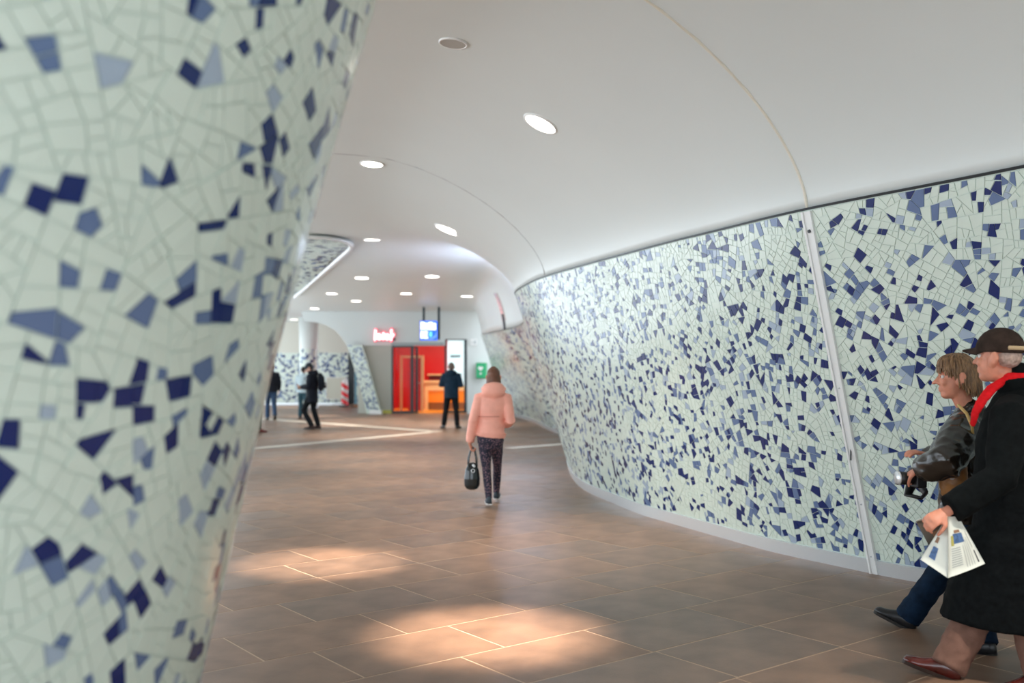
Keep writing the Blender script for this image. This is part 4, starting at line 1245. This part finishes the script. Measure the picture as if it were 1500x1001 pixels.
tube_bm(bm, [nk + Vector((math.sin(a) * 0.078, -math.cos(a) * 0.07 + 0.02, 0.03 - 0.05 * max(0, abs(a) - 1.0))) for a in np.linspace(-2.9, 2.9, 16)], [(0.010, 0.022)] * 16, 8)
tube_bm(bm, [nk + Vector((0, 0.075, -0.02)), nk + Vector((0, 0.12, -0.12)), nk + Vector((0, 0.155, -0.24))], [(0.05, 0.02), (0.05, 0.02), (0.03, 0.02)], 10, side=(1, 0, 0))
remesh('shirt_collar', bm, M_SHIRT, pw.root, 0.008, 2)
pw.shoes(M_DSHOE, M_SOLE, 0.265, 0.042, name='boot')
M_HAIR = mat('streaked_brown_hair', (0.075, 0.036, 0.018), 0.5, noise_amt=0.5, noise_scale=30, col2=(0.36, 0.20, 0.09), stretch=(2.2, 2.2, 0.5), bump=0.4, bump_scale=60)
rh = random.Random(21)
locks = []
for i in range(330):
    a = rh.uniform(-math.pi, math.pi)            # 0 = forehead, +-pi = nape
    aa = abs(a)
    end_z = float(np.interp(aa, [0, 0.5, 0.95, 1.25, 1.5, 1.9, 3.14], [0.060, 0.055, 0.035, 0.005, -0.035, -0.075, -0.10])) + rh.uniform(-0.03, 0.02)
    sw = rh.uniform(0.1, 0.55) * (1 if a > 0 else -1)   # swept backwards
    lift = rh.uniform(-0.04, 0.09)
    pl = []
    for q_ in range(8):
        f = q_ / 7
        st_ = math.sin(f * 1.57) ** 0.75
        az = a + sw * (f - 0.6)
        flick = 0.012 * max(0, f - 0.75) * 4 * rh.uniform(-1, 1)
        zz = end_z + (0.137 + 0.01 * lift - end_z) * (1 - f ** 1.8)
        pl.append((math.sin(az) * 0.088 * st_ * (1 + lift * f * 0.8) + flick, math.cos(az) * 0.110 * st_ * (1 + lift * f * 0.7) - 0.014, zz))
    locks.append(pl)
pw.hair(M_HAIR, [((0, -0.020, 0.042), (0.081, 0.099, 0.089)), ((0, -0.062, -0.015), (0.072, 0.058, 0.062))], locks, 3, r=0.0068)

# her camera and shoulder bag
M_CAM = mat('camera_black', (0.012, 0.012, 0.013), 0.4)
cm = empty('photo_camera', W(1342, 701, 5.86), math.atan2(0.1, 1.0), 'black photo camera held at the waist by the woman in leather', 'camera')
box('camera_body', (-0.03, -0.065, -0.05), (0.035, 0.065, 0.04), M_CAM, cm, bevel=0.008)
box('prism_hump', (-0.035, -0.03, 0.04), (0.03, 0.03, 0.062), M_CAM, cm, bevel=0.006)
ln_ = tube('lens_barrel', [(-0.03, 0, -0.005), (-0.06, 0, -0.002), (-0.065, 0, 0.0), (-0.115, 0, 0.003)], [0.035, 0.035, 0.038, 0.040], M_CAM, cm, seg=24, flat=True)
tube('lens_ring', [(-0.108, 0, 0.003), (-0.117, 0, 0.003)], [0.0415, 0.0415], M_STEEL, ln_, seg=24, flat=True)
tube('grip_strap', [(0.0, 0.06, -0.05), (-0.04, 0.02, -0.10), (0.02, -0.02, -0.115), (0.06, 0.0, -0.09), (0.05, 0.05, -0.05)], [(0.03, 0.012)] * 5, M_CAM, cm, seg=8)
M_BAG = mat('tan_leather', (0.30, 0.13, 0.035), 0.4, noise_amt=0.3, noise_scale=18)
bg_ = empty('shoulder_bag', W(1396, 693, 5.80), pw.rz, 'brown leather shoulder bag behind the elbow of the woman in leather', 'bag')
bm = bmesh.new()
tube_bm(bm, [(0, 0.0, -0.13), (0, 0.0, -0.06), (0, -0.005, 0.03), (0, -0.01, 0.10)], [(0.03, 0.065), (0.04, 0.08), (0.038, 0.075), (0.028, 0.055)], 16, side=(1, 0, 0))
remesh('bag_body', bm, M_BAG, bg_, 0.008, 3, 0.003, 15)
tube('strap', [(0, -0.04, 0.09)] + [Matrix.Rotation(-pw.rz, 4, 'Z') @ (W(*q_) - W(1396, 693, 5.80)) for q_ in ((1426, 655, 5.74), (1424, 625, 5.66), (1416, 606, 5.68), (1404, 594, 5.80))], [0.009] * 5, mat('tan_strap2', (0.52, 0.33, 0.10), 0.5), bg_, seg=8)
tube('buckle', [(-0.045, 0.0, -0.02), (-0.055, 0.0, -0.02)], [0.016, 0.016], M_STEEL, bg_, seg=12, flat=True)

# ---- woman in the pink coat
M_PINK = mat('pink_nylon', (0.93, 0.42, 0.32), 0.6, noise_amt=0.05, noise_scale=10, bump=0.12, bump_scale=40)
def leopard():
    m = bpy.data.materials.new('spotted_leggings'); m.use_nodes = True
    nt = m.node_tree; b = nt.nodes['Principled BSDF']; b.inputs['Roughness'].default_value = 0.75
    tc = nt.nodes.new('ShaderNodeTexCoord'); v = nt.nodes.new('ShaderNodeTexVoronoi'); v.inputs['Scale'].default_value = 55
    r = nt.nodes.new('ShaderNodeValToRGB')
    r.color_ramp.elements[0].position = 0.30; r.color_ramp.elements[0].color = (0.24, 0.13, 0.16, 1)
    r.color_ramp.elements[1].position = 0.42; r.color_ramp.elements[1].color = (0.012, 0.014, 0.032, 1)
    nt.links.new(tc.outputs['Object'], v.inputs['Vector']); nt.links.new(v.outputs['Distance'], r.inputs[0]); nt.links.new(r.outputs[0], b.inputs['Base Color'])
    return m
pk_d = 11.62
pk = Person('person', 'woman in pink hooded coat walking away down the passage', (W(719, 600, pk_d).x, pk_d), (0.02, 1), 1.62, 0.012)
L = pk.L; J = pk.J
J['head'] = L(723, 553, 11.64); J['neck'] = L(723, 574, pk_d); J['pelvis'] = L(718.5, 641, pk_d)
J['shL'] = L(703, 583, pk_d); J['elL'] = L(693, 617, 11.58); J['wrL'] = L(688, 650, 11.62)
J['shR'] = L(741, 583, pk_d); J['elR'] = L(748, 617, 11.55); J['wrR'] = L(742, 622, 11.85)
J['hipL'] = L(710, 645, pk_d); J['hipR'] = L(727, 645, pk_d)
J['knL'] = L(712.5, 686, 11.62); J['anL'] = L(716, 729, 11.55); J['toeL'] = Vector((-0.1, 1, 0.0))
J['knR'] = L(728.5, 683, 11.82); J['anR'] = L(727, 721, 11.98); J['toeR'] = Vector((0.05, 1, 0.1))
J['handL'] = dict(dir=Vector((0.25, 0.05, -1)), n=Vector((1, 0, 0)), curl=1.1, th=Vector((0, 1, 0)))
pk.body(M_SKIN2, vox=0.009)
pk.trousers(leopard(), (0.088, 0.078, 0.055, 0.052, 0.040), 0.001, 0.02, name='leggings')
def hood(bm):
    nk = J['neck']
    ell_bm(bm, nk + Vector((0.0, -0.075, 0.005)), (0.142, 0.085, 0.085))
    ell_bm(bm, nk + Vector((0.0, -0.06, 0.055)), (0.125, 0.095, 0.060))
    tube_bm(bm, [nk + Vector((math.sin(a) * 0.115, -math.cos(a) * 0.09 - 0.01, 0.05 - 0.03 * abs(a) / 2.6)) for a in np.linspace(-2.6, 2.6, 16)], [0.032] * 16, 8)
pk.top(M_PINK, [(0.0, 0.182, 0.135, 0.0), (0.2, 0.168, 0.125, 0.0), (0.38, 0.158, 0.118, 0.0), (0.6, 0.18, 0.13, 0.0), (0.82, 0.185, 0.125, 0.0), (0.94, 0.13, 0.10, 0.0), (1.0, 0.09, 0.085, 0.0)],
       (0.078, 0.068, 0.06, 0.058, 0.052), 0.0045, 10, [(0.90, 0.20, 0.145, 0.0)], name='hooded_coat', extra=hood, seed=3.0, vox=0.011)
M_HEM = mat('pink_seam', (0.55, 0.17, 0.13), 0.6)
for z, rx, ry in ((1.118, 0.171, 0.131),):
    tube('waist_seam', [Vector((math.cos(a) * rx * pk.s + J['pelvis'].x, math.sin(a) * ry * pk.s + J['pelvis'].y, z * pk.s)) for a in np.linspace(0, 2 * math.pi, 40)], [0.004] * 40, M_HEM, pk.root, seg=6)
pk.shoes(mat('navy_trainer', (0.02, 0.035, 0.05), 0.5, noise_amt=0.5, noise_scale=30), mat('white_sole', (0.7, 0.7, 0.68), 0.5), 0.255, 0.043, name='trainer')
M_BHAIR = mat('auburn_hair', (0.15, 0.058, 0.028), 0.45, noise_amt=0.4, noise_scale=40, stretch=(3, 3, 0.4), bump=0.3, bump_scale=70)
locks = []
for i in range(120):
    a = rh.uniform(0.9, 2 * math.pi - 0.9)
    pl = [(math.sin(a) * 0.088 * math.sin(f * 1.5) ** 0.8, math.cos(a) * 0.108 * math.sin(f * 1.5) ** 0.8 - 0.012, 0.13 - 0.26 * f ** 1.8 + rh.uniform(-0.004, 0.004)) for f in np.linspace(0.05, 1, 7)]
    locks.append(pl)
pk.hair(M_BHAIR, [((0, -0.015, 0.040), (0.083, 0.100, 0.090)), ((0, -0.045, -0.06), (0.080, 0.06, 0.09))], locks, 2)
# her handbag
hb = empty('handbag', W(691.5, 713, 11.62), math.radians(12), 'black leather handbag carried by the woman in pink', 'bag')
M_HB = mat('handbag_black', (0.008, 0.014, 0.016), 0.22, coat=0.4)
bm = bmesh.new()
tube_bm(bm, [(0, 0, 0.012), (0, 0, 0.09), (0, 0, 0.19), (0, 0, 0.255)], [(0.092, 0.055), (0.095, 0.06), (0.082, 0.05), (0.055, 0.03)], 24, side=(1, 0, 0))
remesh('bag_body', bm, M_HB, hb, 0.009, 3)
for y in (-0.035, 0.035):
    tube('handle', [(-0.045, y, 0.24), (-0.042, y * 0.9, 0.33), (-0.015, y * 0.4, 0.43), (0.01, 0, 0.455), (0.03, y * 0.4, 0.43), (0.05, y * 0.9, 0.33), (0.055, y, 0.24)], [0.0085] * 7, M_HB, hb, seg=8)
tube('clasp_ring', [(math.cos(a) * 0.02, -0.066, 0.19 + math.sin(a) * 0.02) for a in np.linspace(0, 6.28, 14)], [0.004] * 14, M_STEEL, hb, seg=6)
tube('hang_tag', [(0.0, -0.055, 0.26), (0.02, -0.06, 0.235)], [(0.016, 0.004)] * 2, M_STEEL, hb, seg=6)

# ---- man waiting at the shop
def far_person(label, px, py, heading, H, top_m, leg_m, hair_m=None, pose=None, coat=0.80, capm=None, hood_on=False, shoe_m=None, face=True):
    g_ = G(px, py)
    p_ = Person('person', label, (g_.x, g_.y), heading, H, 0.016)
    if pose: pose(p_)
    J_ = p_.J
    p_.body(M_SKIN, vox=0.012, face=face)
    p_.trousers(leg_m, (0.10, 0.09, 0.072, 0.07, 0.068), 0.004, 0.01)
    def hd(bm):
        if hood_on:
            nk_ = J_['neck']
            ell_bm(bm, nk_ + Vector((0, -0.085, 0.015)), (0.135, 0.08, 0.085))
            tube_bm(bm, [nk_ + Vector((math.sin(a) * 0.105, -math.cos(a) * 0.09 - 0.005, 0.04)) for a in np.linspace(-2.4, 2.4, 12)], [0.036] * 12, 8)
    p_.top(top_m, [(0.0, 0.19, 0.145, 0.0), (0.35, 0.19, 0.145, 0.0), (0.65, 0.205, 0.15, 0.0), (0.84, 0.195, 0.13, 0.0), (0.95, 0.13, 0.10, 0.0), (1.02, 0.085, 0.085, 0.0)],
           (0.088, 0.08, 0.07, 0.066, 0.058), 0.006, 9, [(coat, 0.20, 0.155, 0.0)], extra=hd, seed=px * 0.01)
    p_.shoes(shoe_m or M_DSHOE, M_SOLE, 0.28)
    if hair_m:
        p_.hair(hair_m, [((0, -0.020, 0.036), (0.080, 0.098, 0.092)), ((0, -0.055, -0.01), (0.070, 0.055, 0.055))], [])
    if capm: p_.cap(capm, 0.075)
    return p_
M_NAVYJ = mat('navy_jacket', (0.010, 0.028, 0.050), 0.6, noise_amt=0.2, noise_scale=12)
M_BLACKT = mat('black_trousers', (0.008, 0.010, 0.012), 0.7, noise_amt=0.2, noise_scale=12)
M_PARKA = mat('black_parka', (0.010, 0.012, 0.018), 0.6, noise_amt=0.2, noise_scale=12)
def pose_wait(p):
    s = p.s; J_ = p.J
    J_['anL'] = Vector((-0.19, -0.06, 0.085)) * s; J_['knL'] = Vector((-0.14, 0.0, 0.49)) * s
    J_['anR'] = Vector((0.17, -0.12, 0.085)) * s; J_['knR'] = Vector((0.13, 0.0, 0.49)) * s
    J_['toeL'] = Vector((-0.5, 1, 0)); J_['toeR'] = Vector((0.35, 1, 0))
    J_['elL'] = Vector((-0.27, -0.01, 1.13)) * s; J_['wrL'] = Vector((-0.20, 0.20, 1.16)) * s
    J_['elR'] = Vector((0.26, 0.0, 1.12)) * s; J_['wrR'] = Vector((0.10, 0.22, 1.14)) * s
    p.head_f = Vector((-0.1, 1, -0.15))
far_person('man in navy hooded jacket waiting in front of the shop window', 661, 627.5, (0.05, 1), 1.71, M_NAVYJ, M_BLACKT, mat('greybrown_hair', (0.13, 0.09, 0.07), 0.7), pose_wait, 0.80, hood_on=True)
# ---- man with cap looking at his phone
def pose_phone(p):
    s = p.s; J_ = p.J
    J_['head'] = Vector((0, 0.075, 1.575)) * s; J_['neck'] = Vector((0, 0.0, 1.44)) * s
    J_['elL'] = Vector((-0.24, 0.02, 1.12)) * s; J_['wrL'] = Vector((-0.09, 0.26, 1.10)) * s
    J_['elR'] = Vector((0.24, 0.02, 1.12)) * s; J_['wrR'] = Vector((0.06, 0.27, 1.08)) * s
    J_['knL'] = Vector((-0.09, 0.20, 0.50)) * s; J_['anL'] = Vector((-0.09, -0.03, 0.10)) * s; J_['toeL'] = Vector((0, 1, 0))
    J_['knR'] = Vector((0.09, -0.02, 0.49)) * s; J_['anR'] = Vector((0.10, -0.14, 0.10)) * s; J_['toeR'] = Vector((0, 1, 0.0))
    J_['handL'] = dict(dir=Vector((0.35, 0.9, 0.1)), n=Vector((0.3, -0.2, 1)), curl=0.6, th=Vector((0, 0.3, 1)))
    p.head_f = Vector((-0.15, 1, -0.45))
pc = far_person('man in black parka and dark cap looking down at his phone', 457, 629.5, (-1, 0.12), 1.70, M_PARKA, M_BLACKT, mat('dark_hair', (0.02, 0.015, 0.012), 0.6), pose_phone, 0.70, mat('dark_cap', (0.008, 0.016, 0.022), 0.7), hood_on=True, shoe_m=mat('brown_shoe', (0.05, 0.025, 0.018), 0.5))
mw = lambda p_, v: Matrix.Translation(p_.base) @ Matrix.Rotation(p_.rz, 4, 'Z') @ Vector(v)
ph = empty('mobile_phone', mw(pc, (0.0, 0.37, 1.13)), pc.rz, 'mobile phone in the hands of the man in the parka', 'phone')
rotp = Matrix.Rotation(math.radians(35), 4, 'X')
box('phone_body', (-0.036, -0.075, -0.005), (0.036, 0.075, 0.004), M_DARK, ph, bevel=0.003, mtx=rotp)
box('screen', (-0.033, -0.07, 0.004), (0.033, 0.07, 0.0055), mat('phone_screen', (0.3, 0.4, 0.5), 0.1, emit=(0.7, 0.8, 1), emit_s=0.5), ph, mtx=rotp)
bp_ = empty('backpack', mw(pc, (0, -0.24, 1.02)), pc.rz, 'small black backpack worn by the man in the parka', 'backpack')
bm = bmesh.new(); tube_bm(bm, [(0, 0, 0.03), (0, -0.01, 0.16), (0, 0, 0.32), (0, 0.02, 0.38)], [(0.13, 0.07), (0.145, 0.085), (0.13, 0.075), (0.09, 0.05)], 18, side=(1, 0, 0))
remesh('pack_body', bm, M_PARKA, bp_, 0.014, 3)
box('front_pocket', (-0.10, -0.115, 0.04), (0.10, -0.07, 0.19), M_PARKA, bp_, bevel=0.015)
box('logo_patch', (-0.03, -0.122, 0.12), (0.03, -0.115, 0.16), mat('patch_grey', (0.55, 0.58, 0.6), 0.5), bp_)
for x in (-0.12, 0.12):
    tube('shoulder_strap', [(x, 0.05, 0.05), (x * 1.5, 0.2, 0.12), (x * 1.35, 0.40, 0.28), (x * 1.1, 0.24, 0.445), (x, 0.04, 0.34)], [(0.022, 0.008)] * 5, M_PARKA, bp_, seg=8)
# ---- figures half hidden
M_DENIM2 = mat('mid_denim', (0.016, 0.045, 0.10), 0.8, noise_amt=0.25, noise_scale=14)
def pose_walk(p):
    s = p.s; J_ = p.J
    J_['knL'] = Vector((-0.09, 0.16, 0.50)) * s; J_['anL'] = Vector((-0.09, 0.16, 0.09)) * s
    J_['knR'] = Vector((0.09, 0.02, 0.49)) * s; J_['anR'] = Vector((0.09, -0.26, 0.16)) * s; J_['toeR'] = Vector((0, 1, -0.5))
    J_['elL'] = Vector((-0.24, -0.12, 1.12)) * s; J_['wrL'] = Vector((-0.24, -0.06, 0.86)) * s
    J_['elR'] = Vector((0.24, 0.0, 1.11)) * s; J_['wrR'] = Vector((0.25, 0.16, 0.90)) * s
far_person('person in dark jacket and jeans half hidden by the column edge', 397, 615.5, (-0.35, 1), 1.70, M_PARKA, M_DENIM2, mat('dark_hair2', (0.03, 0.02, 0.015), 0.6), pose_walk, 0.85)
far_person('person in teal trousers mostly hidden behind the man with the phone', 444, 613.5, (0.25, 1), 1.60, mat('pale_top', (0.45, 0.55, 0.58), 0.7), mat('teal_trousers', (0.012, 0.06, 0.085), 0.75), MATS['dark_hair'], None, 0.86)
far_person('walker behind the column whose shoe alone shows at its edge', 368, 634.5, (1, 0.1), 1.70, M_NAVYJ, M_BLACKT, MATS['dark_hair'], pose_walk, 0.8, shoe_m=mat('red_brown_shoe', (0.14, 0.02, 0.015), 0.5))

for nm in ('dark_wool', 'navy_jacket', 'black_trousers', 'black_parka', 'dark_denim', 'brown_felt', 'brown_corduroy', 'red_wool'):
    MATS[nm].node_tree.nodes['Principled BSDF'].inputs['Specular IOR Level'].default_value = 0.12
run_queue()
